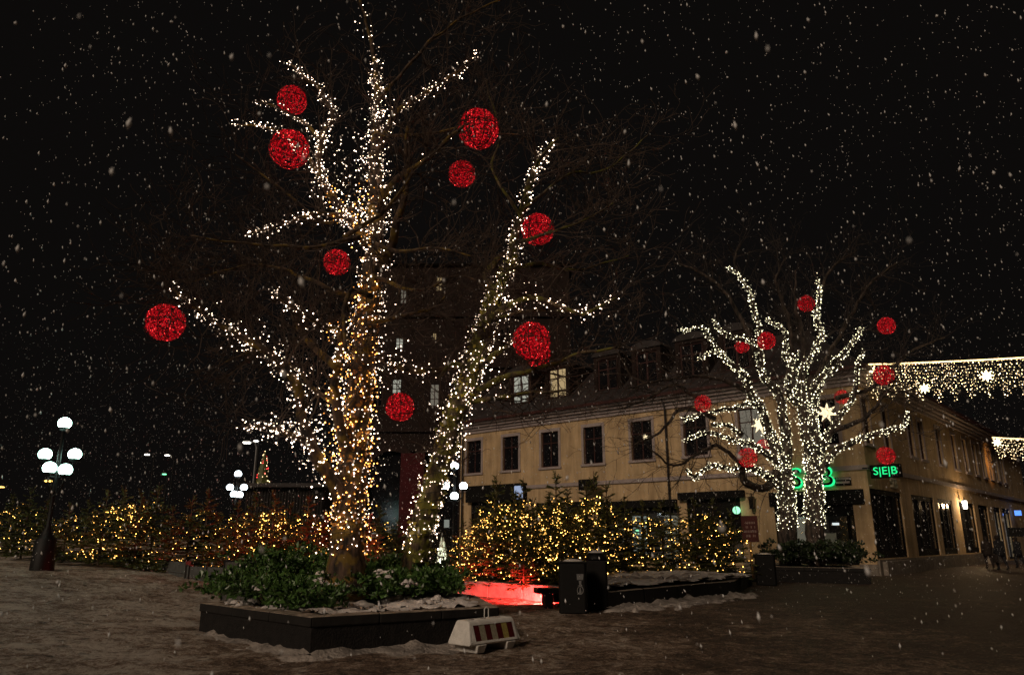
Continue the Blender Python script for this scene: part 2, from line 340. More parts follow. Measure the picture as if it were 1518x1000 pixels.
    def build(s, name, m, parent=None, smooth=False, kind=None, bevel=0.0):
        o = link(bpy.data.objects.new(name, s.mesh(name, m, smooth)), parent)
        if kind: o['kind'] = kind
        if bevel:
            bv = o.modifiers.new('bevel', 'BEVEL'); bv.width = bevel; bv.segments = 2; bv.limit_method = 'ANGLE'
        return o
def text_mesh(s, name, m, size, depth, parent, loc, rot, sx=1.0):
    cu = bpy.data.curves.new(name, 'FONT'); cu.body = s; cu.size = size; cu.extrude = depth; cu.align_x = 'CENTER'; cu.align_y = 'CENTER'
    to = bpy.data.objects.new(name, cu); col.objects.link(to)
    bpy.context.view_layer.update()
    me = bpy.data.meshes.new_from_object(to.evaluated_get(bpy.context.evaluated_depsgraph_get()))
    bpy.data.objects.remove(to); bpy.data.curves.remove(cu)
    me.materials.clear(); me.materials.append(M[m])
    o = link(bpy.data.objects.new(name, me), parent); o.location = loc; o.rotation_euler = rot; o.scale = (sx, 1, 1)
    return o
def star_mesh(n, r, ri, th):             # a solid star lying in the XZ plane
    b = MB(); ring = []
    for i in range(2 * n):
        a = math.pi * i / n + math.pi / 2; q = r if i % 2 == 0 else ri
        ring.append(Vector((q * math.cos(a), 0, q * math.sin(a))))
    for i in range(2 * n):
        p, q = ring[i], ring[(i + 1) % (2 * n)]
        b.quad(p, q, Vector((0, -th, 0))); b.quad(q, p, Vector((0, th, 0)))
    return b
def catmull(pts, rad, step):
    P_ = [Vector(p) for p in pts]; out = []; ro = []
    for i in range(len(P_) - 1):
        p0, p1, p2, p3 = P_[max(i - 1, 0)], P_[i], P_[i + 1], P_[min(i + 2, len(P_) - 1)]
        n = max(1, int((p2 - p1).length / step))
        for k in range(n):
            t = k / n
            out.append(0.5 * ((2 * p1) + (p2 - p0) * t + (2 * p0 - 5 * p1 + 4 * p2 - p3) * t * t + (3 * p1 - p0 - 3 * p2 + p3) * t ** 3))
            ro.append(rad[i] * (1 - t) + rad[i + 1] * t)
    out.append(P_[-1]); ro.append(rad[-1])
    return out, ro
def rv(s=1.0): return Vector((random.gauss(0, 1), random.gauss(0, 1), random.gauss(0, 1))) * s

# ------------------------------------------------------------------ ground
def spaced(a, b, near0, near1, s0, g):
    xs = list(np.arange(near0, near1 + 1e-6, s0)); s = s0; x = near1
    while x < b: s *= g; x += s; xs.append(x)
    s = s0; x = near0
    while x > a: s *= g; x -= s; xs.insert(0, x)
    return xs
xs = spaced(-350, 350, -12, 12, 0.11, 1.07); ys = spaced(-25, 420, 8.0, 24, 0.11, 1.06)
gv = []
for y in ys:
    for x in xs:
        z = ground_z(x, y)
        if y < 60 and abs(x) < 40:
            q = Vector((x, y, 0))
            a = 0.6 if x > 4 else 1.0
            z += a * (0.035 * mn.noise(q * 1.1) + 0.030 * mn.noise(q * 2.7) + 0.030 * abs(mn.noise(q * 4.6)))
        gv.append((x, y, z))
nx = len(xs); gf = [(j * nx + i, j * nx + i + 1, (j + 1) * nx + i + 1, (j + 1) * nx + i) for j in range(len(ys) - 1) for i in range(nx - 1)]
gb = MB(); gb.v = gv; gb.f = gf
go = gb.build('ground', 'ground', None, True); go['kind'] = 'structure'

# ------------------------------------------------------------------ cream corner building
C0 = G(1304, 853, 0.0); C0.z = 0
XA = Vector((0.746, -0.666, 0)).normalized(); YA = Vector((0.666, 0.746, 0)).normalized()
BROT = math.atan2(XA.y, XA.x)
def loc_plane(px, py, axis, val):        # a pixel on the front (y = val) or side (x = val) plane, in the building's own frame
    d = ray(px, py); o = Vector((0, 0, CH)) - C0
    n = YA if axis == 'y' else XA
    t = (val - o.dot(n)) / d.dot(n); p = o + d * t
    return p.dot(XA), p.dot(YA), p.z
def fx(px, py): q = loc_plane(px, py, 'y', 0); return q[0], q[2]
def sy(px, py): q = loc_plane(px, py, 'x', 0); return q[1], q[2]
EAVE = 9.7; FL = -fx(683, 690)[0]; SL = 46.0
bld = thing('corner_building', 'cream two storey corner building with dark windows behind the trees', 'building', C0, BROT)
def wall_holes(b, a0, a1, z0, z1, holes, mk, depth):
    A = sorted({a0, a1, *[h[0] for h in holes], *[h[1] for h in holes]}); Z = sorted({z0, z1, *[h[2] for h in holes], *[h[3] for h in holes]})
    for i in range(len(A) - 1):
        for j in range(len(Z) - 1):
            ca, cz = (A[i] + A[i + 1]) / 2, (Z[j] + Z[j + 1]) / 2
            if any(h[0] < ca < h[1] and h[2] < cz < h[3] for h in holes): continue
            b.quad(mk(A[i], 0, Z[j]), mk(A[i + 1], 0, Z[j]), mk(A[i + 1], 0, Z[j + 1]), mk(A[i], 0, Z[j + 1]))
    for x0, x1, q0, q1 in holes:
        for (p, q) in (((x0, q0), (x1, q0)), ((x1, q0), (x1, q1)), ((x1, q1), (x0, q1)), ((x0, q1), (x0, q0))):
            b.quad(mk(p[0], 0, p[1]), mk(p[0], depth, p[1]), mk(q[0], depth, q[1]), mk(q[0], 0, q[1]))
def mkF(a, d, z): return (a, d, z)
def mkS(a, d, z): return (-d, a, z)
def fbox(b, mk, a0, a1, d0, d1, z0, z1):
    p, q = mk(a0, d0, z0), mk(a1, d1, z1)
    return b.bx(min(p[0], q[0]), max(p[0], q[0]), min(p[1], q[1]), max(p[1], q[1]), z0, z1)
def window(parent, mk, a0, a1, z0, z1, pane='glass_dark', fm='frame_red', cols=2, rows=(0.68,), rec=0.16, surround=True, th=0.07):
    b = MB()
    for (q0, q1, w0, w1) in ((a0, a0 + th, z0, z1), (a1 - th, a1, z0, z1), (a0 + th, a1 - th, z0, z0 + th), (a0 + th, a1 - th, z1 - th, z1)):
        fbox(b, mk, q0, q1, rec - 0.05, rec + 0.03, w0, w1)
    w = b.build('window', fm, parent)
    m = MB(); iw = a1 - a0 - 2 * th
    for c in range(1, cols):
        x = a0 + th + iw * c / cols; fbox(m, mk, x - 0.035, x + 0.035, rec - 0.04, rec + 0.02, z0 + th, z1 - th)
    for r_ in rows:
        z = z0 + (z1 - z0) * r_; fbox(m, mk, a0 + th, a1 - th, rec - 0.032, rec + 0.015, z - 0.03, z + 0.03)
    if m.v: m.build('mullion', fm, w)
    MB().quad(mk(a0 + 0.02, rec, z0 + 0.02), mk(a1 - 0.02, rec, z0 + 0.02), mk(a1 - 0.02, rec, z1 - 0.02), mk(a0 + 0.02, rec, z1 - 0.02)).build('pane', pane, w)
    if surround:
        s = MB(); e = 0.17
        fbox(s, mk, a0 - e, a0, -0.035, 0.02, z0, z1); fbox(s, mk, a1, a1 + e, -0.035, 0.02, z0, z1)
        fbox(s, mk, a0 - e, a1 + e, -0.045, 0.02, z1, z1 + e * 1.2)
        s.build('surround', 'trim', w)
        fbox(MB(), mk, a0 - e - 0.05, a1 + e + 0.05, -0.10, 0.02, z0 - 0.14, z0).build('sill', 'trim', w)
    return w
# upper windows of the front
zt = 0.5 * (fx(815, 641)[1] + fx(951, 622)[1]); zb = 0.5 * (fx(815, 692)[1] + fx(951, 681)[1])
fcs = [703, 757, 815, 879, 951, 1031, 1115, 1222]
holesF = []; winF = []
for k, c in enumerate(fcs):
    x = fx(c, 650)[0]; winF.append((x - 0.72, x + 0.72, zb, zt))
holesF += winF
# shopfront openings on the ground floor (x by pixel, z by pixel)
shopF = []
for (pa, pb, ya, yb, ref) in ((698, 778, 742, 846, 740), (795, 870, 744, 846, 830), (886, 1008, 752, 846, 940), (1020, 1100, 738, 848, 1060), (1150, 1268, 748, 838, 1210)):
    a, b_ = fx(pa, 780)[0], fx(pb, 780)[0]; zt_ = fx(ref, ya)[1]
    shopF.append((a, b_, 0.45, zt_))
holesF += shopF
wb = MB(); wall_holes(wb, -FL, 0, 0, EAVE - 0.55, holesF, mkF, 0.30)
wb.build('wall', 'cream', bld)
# upper windows of the side street
scs = [1289, 1317, 1352, 1367, 1392, 1413.5, 1429, 1442, 1453.5, 1463, 1472, 1480.5]
zsb = sy(1392, 686)[1]; zst = sy(1392, 632)[1]
holesS = []; winS = []; prev = -9
for c in scs:
    y = sy(c, 660)[0]
    if y - prev < 1.9: y = prev + 1.9
    prev = y
    winS.append((y - 0.55, y + 0.55, zb, zt))
SL = max(SL, prev + 2)
holesS += winS
shopS = []
for (pa, pb) in ((1297, 1343), (1358, 1391), (1397, 1418), (1428, 1450), (1456, 1470)):
    a, b_ = sy(pa, 790)[0], sy(pb, 790)[0]; shopS.append((a, b_, 0.75, sy(1375, 736)[1]))
shopS.append((sy(1478, 790)[0], sy(1488, 790)[0], 0.1, 4.0)); shopS.append((sy(1491, 790)[0], sy(1502, 790)[0], 0.1, 4.0))
SL = max(SL, shopS[-1][1] + 3)
holesS += shopS
wb = MB(); wall_holes(wb, 0, SL, 0, EAVE - 0.55, holesS, mkS, 0.30)
wb.build('side_wall', 'cream', bld)
for k, h in enumerate(winF):
    lit = {6: 'win_shop2', 7: None}.get(k)
    window(bld, mkF, *h, pane=lit or 'glass_dark', cols=2)
for k, h in enumerate(winS): window(bld, mkS, *h, cols=2)
# string course, cornice, gutter, plinth, corner strip
fbox(MB(), mkF, -FL, 0.10, -0.10, 0.05, zb - 1.30, zb - 1.08).build('string_course', 'trim', bld)
fbox(MB(), mkS, 0.05, SL, -0.10, 0.05, zb - 1.303, zb - 1.077).build('string_course', 'trim', bld)
for mk, a0, a1 in ((mkF, -FL, 0), (mkS, 0, SL)):
    c = MB()
    for (d, z0, z1) in ((0.10, EAVE - 0.75, EAVE - 0.55), (0.22, EAVE - 0.55, EAVE - 0.38), (0.40, EAVE - 0.38, EAVE - 0.20), (0.60, EAVE - 0.20, EAVE - 0.08)):
        if mk is mkF: fbox(c, mk, a0, d, -d, 0.1, z0, z1)
        else: fbox(c, mk, 0.11, a1, -d + 0.002, 0.1, z0 + 0.002, z1 - 0.002)
    c.build('cornice', 'trim', bld)
    g = MB(); fbox(g, mk, a0, (0.78 if mk is mkF else a1), -0.78 if mk is mkF else -0.776, 0.2, EAVE - 0.08, EAVE + (0.10 if mk is mkF else 0.097)); g.build('gutter', 'gutter', bld)
for (a0, a1) in zip([-FL] + [h[1] for h in shopF], [h[0] for h in shopF] + [0.0]): fbox(MB(), mkF, a0 + 0.003, a1 - 0.003, -0.06, 0.05, 0, 0.5).build('plinth', 'plinth', bld)
fbox(MB(), mkS, 0.0, shopS[5][0] - 0.02, -0.09, 0.05, 0, 0.70).build('plinth', 'plinth', bld)
fbox(MB(), mkS, 0.4, 7.5, -0.30, -0.091, 0, 0.62).build('step', 'plinth', bld)
fbox(MB(), mkS, shopS[3][1] + 0.2, shopS[3][1] + 3.5, -0.55, -0.091, 0, 1.05).build('step', 'plinth', bld)
for a_ in (-FL + 0.35, winF[4][1] + 0.5 * (winF[5][0] - winF[4][1]) if winF[5][0] > winF[4][1] else -12):
    MB().tube([mkF(a_, -0.5, EAVE - 0.05), mkF(a_, -0.18, EAVE - 0.75), mkF(a_, -0.16, 0.1)], 0.06, 8).build('downpipe', 'roof', bld, True)
# roof: a steep lower slope with dormers, hipped round the corner
rd, rh = 4.2, 3.3
RZ = EAVE + 0.1
r = MB()
r.quad((-FL, -0.7, RZ), (0.7, -0.7, RZ), (0.7 - rd, -0.7 + rd, RZ + rh), (-FL, -0.7 + rd, RZ + rh))
r.quad((0.7, -0.7, RZ), (0.7, SL, RZ), (0.7 - rd, SL, RZ + rh), (0.7 - rd, -0.7 + rd, RZ + rh))
r.quad((-FL, -0.7 + rd, RZ + rh), (0.7 - rd, -0.7 + rd, RZ + rh), (0.7 - rd, SL, RZ + rh), (-FL, SL, RZ + rh + 0.5))
r.quad((-FL, -0.7, RZ), (-FL, -0.7 + rd, RZ + rh), (-FL, SL, RZ + rh + 0.5), (-FL, SL, RZ))
ro = r.build('roof', 'roof', bld)
seams = MB()
for i in range(int(FL / 0.6)):
    x = -FL + 0.3 + i * 0.6
    if x < 0.7 - rd: seams.quad((x - 0.02, -0.7, RZ + 0.012), (x + 0.02, -0.7, RZ + 0.012), (x + 0.02, -0.7 + rd, RZ + rh + 0.05), (x - 0.02, -0.7 + rd, RZ + rh + 0.05))
seams.build('roof_seams', 'gutter', ro, kind='stuff')
for k, (c, lit) in enumerate(((773, 'win_cool'), (828, 'win_warm'), (903, None), (962, None), (1030, None), (1098, None))):
    q = loc_plane(c, 585, 'y', 0.6); x = q[0]; z0 = RZ + 0.95; w_, h_ = 1.5, 2.0
    d = MB(); d.bx(x - w_ / 2 - 0.28, x - w_ / 2, 0.45, 2.7, z0 - 0.4, z0 + h_); d.bx(x + w_ / 2, x + w_ / 2 + 0.28, 0.45, 2.7, z0 - 0.4, z0 + h_)
    d.bx(x - w_ / 2, x + w_ / 2, 0.45, 2.7, z0 - 0.4, z0); d.bx(x - w_ / 2 - 0.28, x + w_ / 2 + 0.28, 0.448, 3.2, z0 + h_, z0 + h_ + 0.22)
    do = d.build('dormer', 'brick_wall', bld)
    cp = MB(); n = 8
    pts = [(x - w_ / 2 - 0.4, z0 + h_ + 0.22)] + [(x + (w_ / 2 + 0.4) * -math.cos(math.pi * i / n), z0 + h_ + 0.22 + 0.45 * math.sin(math.pi * i / n)) for i in range(1, n)] + [(x + w_ / 2 + 0.4, z0 + h_ + 0.22)]
    kf = len(pts)
    for (pa, pb) in zip(pts[:-1], pts[1:]): cp.quad((pa[0], 0.35, pa[1]), (pb[0], 0.35, pb[1]), (pb[0], 3.2, pb[1]), (pa[0], 3.2, pa[1]))
    cp.quad(*[(p[0], 0.36, p[1]) for p in pts]); cp.build('dormer_roof', 'roof', do)
    mkD = lambda a, dd, z: (a, 0.45 + dd, z)
    b = MB(); th = 0.09
    for (q0, q1, w0, w1) in ((x - w_ / 2, x - w_ / 2 + th, z0, z0 + h_), (x + w_ / 2 - th, x + w_ / 2, z0, z0 + h_), (x - w_ / 2 + th, x + w_ / 2 - th, z0, z0 + th), (x - w_ / 2 + th, x + w_ / 2 - th, z0 + h_ - th, z0 + h_), (x - 0.06, x + 0.06, z0 + th, z0 + h_ - th), (x - w_ / 2 + th, x - 0.06, z0 + 1.3, z0 + 1.37), (x + 0.06, x + w_ / 2 - th, z0 + 1.3, z0 + 1.37)):
        b.bx(q0, q1, 0.55, 0.62, w0, w1)
    b.build('window_frame', 'frame_red', do)
    MB().quad((x - w_ / 2, 0.60, z0), (x + w_ / 2, 0.60, z0), (x + w_ / 2, 0.60, z0 + h_), (x - w_ / 2, 0.60, z0 + h_)).build('window_pane', lit or 'glass_dark', do)
# shopfronts: fascia, mullions, glass and a shallow shop room behind
def shopfront(mk, h, bars, fascia_h, room, extra=None, base=0.0, proud=0.12, fascia_up=0.0):
    a0, a1, z0, z1 = h
    b = MB()
    fbox(b, mk, a0, a1, 0.05, 0.20, z1 - fascia_h, z1 - 0.002)
    for x in bars:
        xx = a0 + (a1 - a0) * x; fbox(b, mk, max(a0, xx - 0.07), min(a1, xx + 0.07), 0.08, 0.18, z0, z1 - fascia_h)
    fbox(b, mk, a0, a1, 0.079, 0.181, z0, z0 + 0.16 + base)
    s = b.build('shopfront', 'fascia', bld)
    ed = [0] + [x for x in bars if 0.02 < x < 0.98] + [1]
    for p, q in zip(ed[:-1], ed[1:]):
        A, B = a0 + (a1 - a0) * p + 0.03, a0 + (a1 - a0) * q - 0.03
        MB().quad(mk(A, 0.13, z0 + 0.1), mk(B, 0.13, z0 + 0.1), mk(B, 0.13, z1 - fascia_h), mk(A, 0.13, z1 - fascia_h)).build('shop_pane', 'glass' if room else 'glass_dark', s)
    if room:
        rb = MB(); dp = 3.0
        rb.quad(mk(a0, dp, z0), mk(a1, dp, z0), mk(a1, dp, z1), mk(a0, dp, z1))
        rb.quad(mk(a0, 0.3, z0), mk(a1, 0.3, z0), mk(a1, dp, z0), mk(a0, dp, z0)); rb.quad(mk(a0, 0.3, z1), mk(a1, 0.3, z1), mk(a1, dp, z1), mk(a0, dp, z1))
        rb.quad(mk(a0, 0.3, z0), mk(a0, dp, z0), mk(a0, dp, z1), mk(a0, 0.3, z1)); rb.quad(mk(a1, 0.3, z0), mk(a1, dp, z0), mk(a1, dp, z1), mk(a1, 0.3, z1))
        rb.build('shop_room', 'trim', s)
        for (p, q, w0, w1, dd, m_) in room:
            fbox(MB(), mk, a0 + (a1 - a0) * p, a0 + (a1 - a0) * q, dd, dd + 0.08, z0 + (z1 - z0) * w0, z0 + (z1 - z0) * w1).build('shop_fitting', m_, s)
    return s
shopfront(mkF, shopF[0], (0, 0.5, 1), 0.8, [(0.78, 0.84, 0.30, 0.42, 1.2, 'green_soft')])
shopfront(mkF, shopF[1], (0, 0.5, 1), 0.7, None)
shopfront(mkF, shopF[2], (0, 0.22, 0.55, 0.62, 1), 0.35, [(0.04, 0.19, 0.3, 0.75, 1.5, 'win_shop2'), (0.32, 0.52, 0.02, 0.85, 1.1, 'win_shop'), (0.66, 0.98, 0.05, 0.85, 1.6, 'win_shop2'), (0.40, 0.44, 0.50, 0.58, 0.6, 'green_soft')])
shopfront(mkF, shopF[3], (0, 0.34, 0.7, 1), 0.9, [(0.05, 0.3, 0.1, 0.5, 1.6, 'far_dark')])
shopfront(mkF, shopF[4], (0, 0.05, 0.42, 0.92, 1), 0.55, [(0.16, 0.33, 0.32, 0.98, 0.8, 'win_shop2'), (0.50, 0.52, 0.70, 0.86, 0.9, 'win_white'), (0.62, 0.70, 0.66, 0.70, 1.2, 'win_white'), (0.78, 0.84, 0.82, 0.85, 1.6, 'win_warm'), (0.56, 0.72, 0.18, 0.52, 0.4, 'plastic'), (0.45, 0.9, 0.1, 0.9, 2.6, 'board')], base=0.4)
for k, h in enumerate(shopS[:5]): shopfront(mkS, h, (0, 0.25, 0.5, 0.75, 1) if k == 0 else (0, 0.33, 0.66, 1), 0.25, None, base=0.2)
for h in shopS[5:]: shopfront(mkS, h, (0, 0.5, 1), 0.35, [(0.1, 0.9, 0.05, 0.9, 1.2, 'win_white')])
# dark fascia panels and awning cases above the shopfronts
for (pa, pb, ya, yb, ref) in ((694, 782, 718, 743, 740), (870, 1006, 742, 753, 940), (1010, 1108, 728, 739, 1060)):
    a, b_ = fx(pa, 770)[0], fx(pb, 770)[0]
    fbox(MB(), mkF, a, b_, -0.32, -0.002, fx(ref, yb)[1], fx(ref, ya)[1]).build('awning_case', 'fascia', bld, bevel=0.03)
fbox(MB(), mkF, shopF[4][0] - 0.2, -0.25, -0.10, -0.002, shopF[4][3] - 0.02, fx(1210, 727)[1]).build('bank_fascia', 'fascia', bld, bevel=0.02)
a, b_ = fx(768, 728)[0], fx(781, 728)[0]
fbox(MB(), mkF, a, b_, -0.38, -0.33, fx(775, 739)[1], fx(775, 720)[1]).build('backlit_panel', 'poster', bld)
# small hanging sign box between the awnings
a, b_ = fx(870, 718)[0], fx(896, 718)[0]
fbox(MB(), mkF, a, b_, -0.9, -0.75, fx(882, 727)[1], fx(882, 711)[1]).build('sign_box', 'fascia', bld, bevel=0.03)
# wall lanterns
def wall_lantern(mk, a, z, m_, power=None):
    b = MB(); p = mk(a, -0.28, z)
    b.box((p[0], p[1], z + 0.30), (0.34, 0.34, 0.06), 0, 0.4); b.box((p[0], p[1], z - 0.28), (0.22, 0.22, 0.06)); b.tube([mk(a, 0.0, z - 0.5), mk(a, -0.2, z - 0.55), mk(a, -0.28, z - 0.3)], 0.025, 6); b.box((p[0], p[1], z + 0.4), (0.05, 0.05, 0.2))
    o = b.build('wall_lantern', 'black', bld)
    MB().box((p[0], p[1], z), (0.20, 0.20, 0.5), 0, 1.25).build('lantern_glass', m_, o)
    if power:
        L = bpy.data.lights.new('lantern_light', 'POINT'); L.energy = power; L.color = (1, 0.66, 0.32); L.shadow_soft_size = 0.18
        lo = link(bpy.data.objects.new('lantern_light', L), bld); q = mk(a, -0.62, z); lo.location = q
x, z = fx(1118, 745); wall_lantern(mkF, x, z, 'glass_dark')
x, z = fx(1095, 756); b = MB(); q = mkF(x, -0.25, z); MB().sphere(q, 0.20, 14, 8).build('round_lamp', 'green_soft', bld, True)
y, z = sy(1423, 748); wall_lantern(mkS, y, z, 'street_white', 190)
y, z = sy(1463, 672)
L = bpy.data.lights.new('eave_light', 'SPOT'); L.energy = 230; L.color = (1, 0.45, 0.12); L.spot_size = R(95); L.spot_blend = 0.8; L.shadow_soft_size = 0.1
lo = link(bpy.data.objects.new('eave_light', L), bld); q = mkS(y, -1.9, zb + 1.6); lo.location = q; lo.rotation_euler = (0, R(-140) + math.pi * 0, 0); lo.rotation_euler = Vector((1, 0, 0.12)).to_track_quat('Z', 'Y').to_euler()
b = MB(); b.tube([mkS(y, 0.0, zb + 1.25), mkS(y, -1.8, zb + 1.65)], 0.03, 6); b.box((q[0] + 0.05, q[1], q[2] + 0.1), (0.25, 0.2, 0.15)); b.build('eave_lamp', 'black', bld)
# bank signs
tx = (fx(1174, 708)[0] + fx(1236, 708)[0]) / 2; tz = fx(1205, 709)[1]
wl = (fx(1236, 708)[0] - fx(1174, 708)[0])
for i, ch in enumerate('SEB'):
    xx = tx + (i - 1) * wl * 0.36
    hal = text_mesh(ch, 'lit_letter', 'green', 1.45, 0.05, bld, (xx, -0.16, tz), (R(90), 0, 0), 1.0)
    text_mesh(ch, 'letter_face', 'fascia', 1.22, 0.02, bld, (xx, -0.26, tz), (R(90), 0, 0), 1.0)
gl = bpy.data.lights.new('sign_glow', 'AREA'); gl.energy = 14; gl.color = (0.05, 1, 0.35); gl.shape = 'RECTANGLE'; gl.size = wl; gl.size_y = 0.6
go_ = link(bpy.data.objects.new('sign_glow', gl), bld); go_.location = (tx, -0.10, tz); go_.rotation_euler = (R(-90), 0, 0)
a, b_ = fx(1238, 713)[0], fx(1262, 713)[0]; za, zb2 = fx(1250, 719)[1], fx(1250, 707)[1]
np_ = fbox(MB(), mkF, a, b_, -0.06, -0.002, za, zb2).build('name_plate', 'fascia', bld)
for k in range(2): fbox(MB(), mkF, a + 0.06, b_ - 0.06, -0.07, -0.061, za + 0.09 + k * (zb2 - za) * 0.46, za + 0.05 + (k + 0.8) * (zb2 - za) * 0.46).build('plate_line', 'trim', np_)
q0 = loc_plane(1291, 698, 'y', -0.6); q1 = loc_plane(1337, 698, 'y', -0.6)
zs0, zs1 = loc_plane(1314, 708, 'y', -0.6)[2], loc_plane(1314, 688, 'y', -0.6)[2]
x0, x1 = max(0.06, q0[0]), q1[0]
sg = MB().bx(x0, x1, -0.75, -0.5, zs0, zs1).build('bank_sign', 'fascia', bld, bevel=0.03)
text_mesh('S|E|B', 'sign_lettering', 'green', (zs1 - zs0) * 0.80, 0.012, sg, ((x0 + x1) / 2, -0.77, (zs0 + zs1) / 2), (R(90), 0, 0), 1.05)
text_mesh('S|E|B', 'sign_lettering', 'green', (zs1 - zs0) * 0.80, 0.012, sg, ((x0 + x1) / 2, -0.48, (zs0 + zs1) / 2), (R(90), 0, R(180)), 1.05)
MB().bx(0.0, x0 + 0.05, -0.66, -0.60, zs1 - 0.15, zs1 - 0.08).build('sign_arm', 'black', sg)
y, z = sy(1318, 716)
text_mesh('SEB', 'wall_letters', 'refl_white', 0.75, 0.04, bld, (0.06, y + 0.6, z), (R(90), 0, R(90)), 1.0)
# blue sign and small awning at the far shop
y, z = sy(1499, 760)
MB().bx(0.25, 0.7, y - 0.1, y + 0.1, z - 0.2, z + 0.2).build('blue_sign', 'win_blue', bld)
MB().bx(0.1, 1.6, y - 3.5, y - 2.0, z - 1.9, z - 1.2).build('shop_awning', 'fascia', bld, bevel=0.05)
# advent stars behind the panes
def window_star(px, py, r):
    x, z = fx(px, py)
    me = star_mesh(7, r, r * 0.42, 0.12).mesh('advent_star', 'star')
    o = link(bpy.data.objects.new('advent_star', me)); o.location = C0 + XA * x + YA * 0.02 + Vector((0, 0, z)); o.rotation_euler = (0, R(8), BROT)
    return o
tag(window_star(1126, 629, 0.50), 'glowing paper star in the lit upper window behind the forked tree', 'star')
tag(window_star(1225, 611, 0.52), 'glowing paper star in the last upper window before the building corner', 'star')
st3 = window_star(956, 648, 0.22); tag(st3, 'faint small star in a dark upper window left of the forked tree', 'star')

# ------------------------------------------------------------------ brick building behind, and dark blocks further off
bb = thing('brick_building', 'tall dark brick building with a few lit windows behind the leaning trunk', 'building', (0, 0, 0))
BY = 60.0
def bq(px, py, Y=BY): q = P(px, py, Y); return q.x, q.z
x0, x1 = bq(548, 700)[0], bq(850, 700)[0]; ztop = bq(690, 435)[1]
wins = [(598, 438, 10, 26, 'win_shop2'), (651, 420, 10, 24, 'win_warm'), (592, 508, 12, 17, 'win_cool'), (588, 572, 14, 22, 'win_cool'), (644, 585, 14, 34, 'win_shop2'), (644, 498, 7, 12, 'win_warm'), (700, 500, 16, 34, None), (700, 585, 16, 34, None), (750, 500, 16, 34, None), (750, 430, 12, 28, None), (800, 520, 14, 34, None), (560, 585, 14, 34, None), (560, 508, 14, 30, None)]
hs = []
for (px, py, w, h, m_) in wins:
    xc, zc = bq(px, py); s = BY / FPX * 1.02
    hs.append((xc - w * s / 2, xc + w * s / 2, zc - h * s / 2, zc + h * s / 2))
ztop = max(h[3] for h in hs if h[3]) + 1.0
arches = []
for c in (580, 645): 
    xc, zc = bq(c, 690); arches.append((xc - 1.9, xc + 1.9, 0.0, bq(c, 668)[1]))
wb = MB(); wall_holes(wb, x0, x1, 0, ztop, hs + arches, lambda a, d, z: (a, BY + d, z), 0.4)
wb.quad((x1, BY, 0), (x1, BY + 14, 0), (x1, BY + 14, ztop), (x1, BY, ztop)); wb.quad((x0, BY, 0), (x0, BY + 14, 0), (x0, BY + 14, ztop), (x0, BY, ztop))
wb.build('wall', 'brick_wall', bb)
for h, w in zip(hs, wins): window(bb, lambda a, d, z: (a, BY + d, z), *h, pane=w[4] or 'glass_dark', surround=False, cols=2, rows=(0.33, 0.66) if w[3] > 14 else ())
for a in arches:
    b = MB(); n = 10; cx = (a[0] + a[1]) / 2; rr = 1.9
    for i in range(n):
        t0, t1 = math.pi * i / n, math.pi * (i + 1) / n
        for (ra, rb_) in ((rr, rr + 0.5),):
            b.quad((cx + ra * math.cos(t0), BY - 0.06, a[3] - rr + ra * math.sin(t0)), (cx + rb_ * math.cos(t0), BY - 0.06, a[3] - rr + rb_ * math.sin(t0)), (cx + rb_ * math.cos(t1), BY - 0.06, a[3] - rr + rb_ * math.sin(t1)), (cx + ra * math.cos(t1), BY - 0.06, a[3] - rr + ra * math.sin(t1)))
    o = b.build('arch', 'brick_trim', bb)
    MB().quad((a[0], BY + 0.38, 0), (a[1], BY + 0.38, 0), (a[1], BY + 0.38, a[3]), (a[0], BY + 0.38, a[3])).build('arch_glazing', 'glass_dark', o)
    for k in range(3): MB().bx(a[0] + 0.5 + k * 1.1, a[0] + 0.9 + k * 1.1, BY + 0.30, BY + 0.36, 1.7 + 0.4 * k, 2.1 + 0.5 * k).build('arch_light', ['win_shop', 'win_shop2', 'win_shop'][k], o)
xc = bq(612, 700)[0]; MB().bx(xc - 0.95, xc + 0.95, BY - 0.35, BY - 0.07, 0, bq(612, 672)[1]).build('red_pier', 'brick_red', bb)
for zz in (bq(650, 640)[1], bq(650, 545)[1], bq(650, 470)[1]): MB().bx(x0 - 0.1, x1 + 0.1, BY - 0.22, BY - 0.003, zz, zz + 0.4).build('string_course', 'brick_trim', bb)
g = MB(); xm = bq(690, 400)[0]; zr = bq(690, 372)[1]
g.quad((x0 - 0.4, BY - 0.4, ztop), (x1 + 0.4, BY - 0.4, ztop), (x1 - 4, BY + 5, zr), (x0 + 4, BY + 5, zr)); g.quad((x1 + 0.4, BY - 0.4, ztop), (x1 + 0.4, BY + 14, ztop), (x1 - 4, BY + 9, zr), (x1 - 4, BY + 5, zr)); g.quad((x0 - 0.4, BY - 0.4, ztop), (x0 + 4, BY + 5, zr), (x0 + 4, BY + 9, zr), (x0 - 0.4, BY + 14, ztop)); g.quad((x0 + 4, BY + 5, zr), (x1 - 4, BY + 5, zr), (x1 - 4, BY + 9, zr), (x0 + 4, BY + 9, zr))
g.build('roof', 'roof', bb)
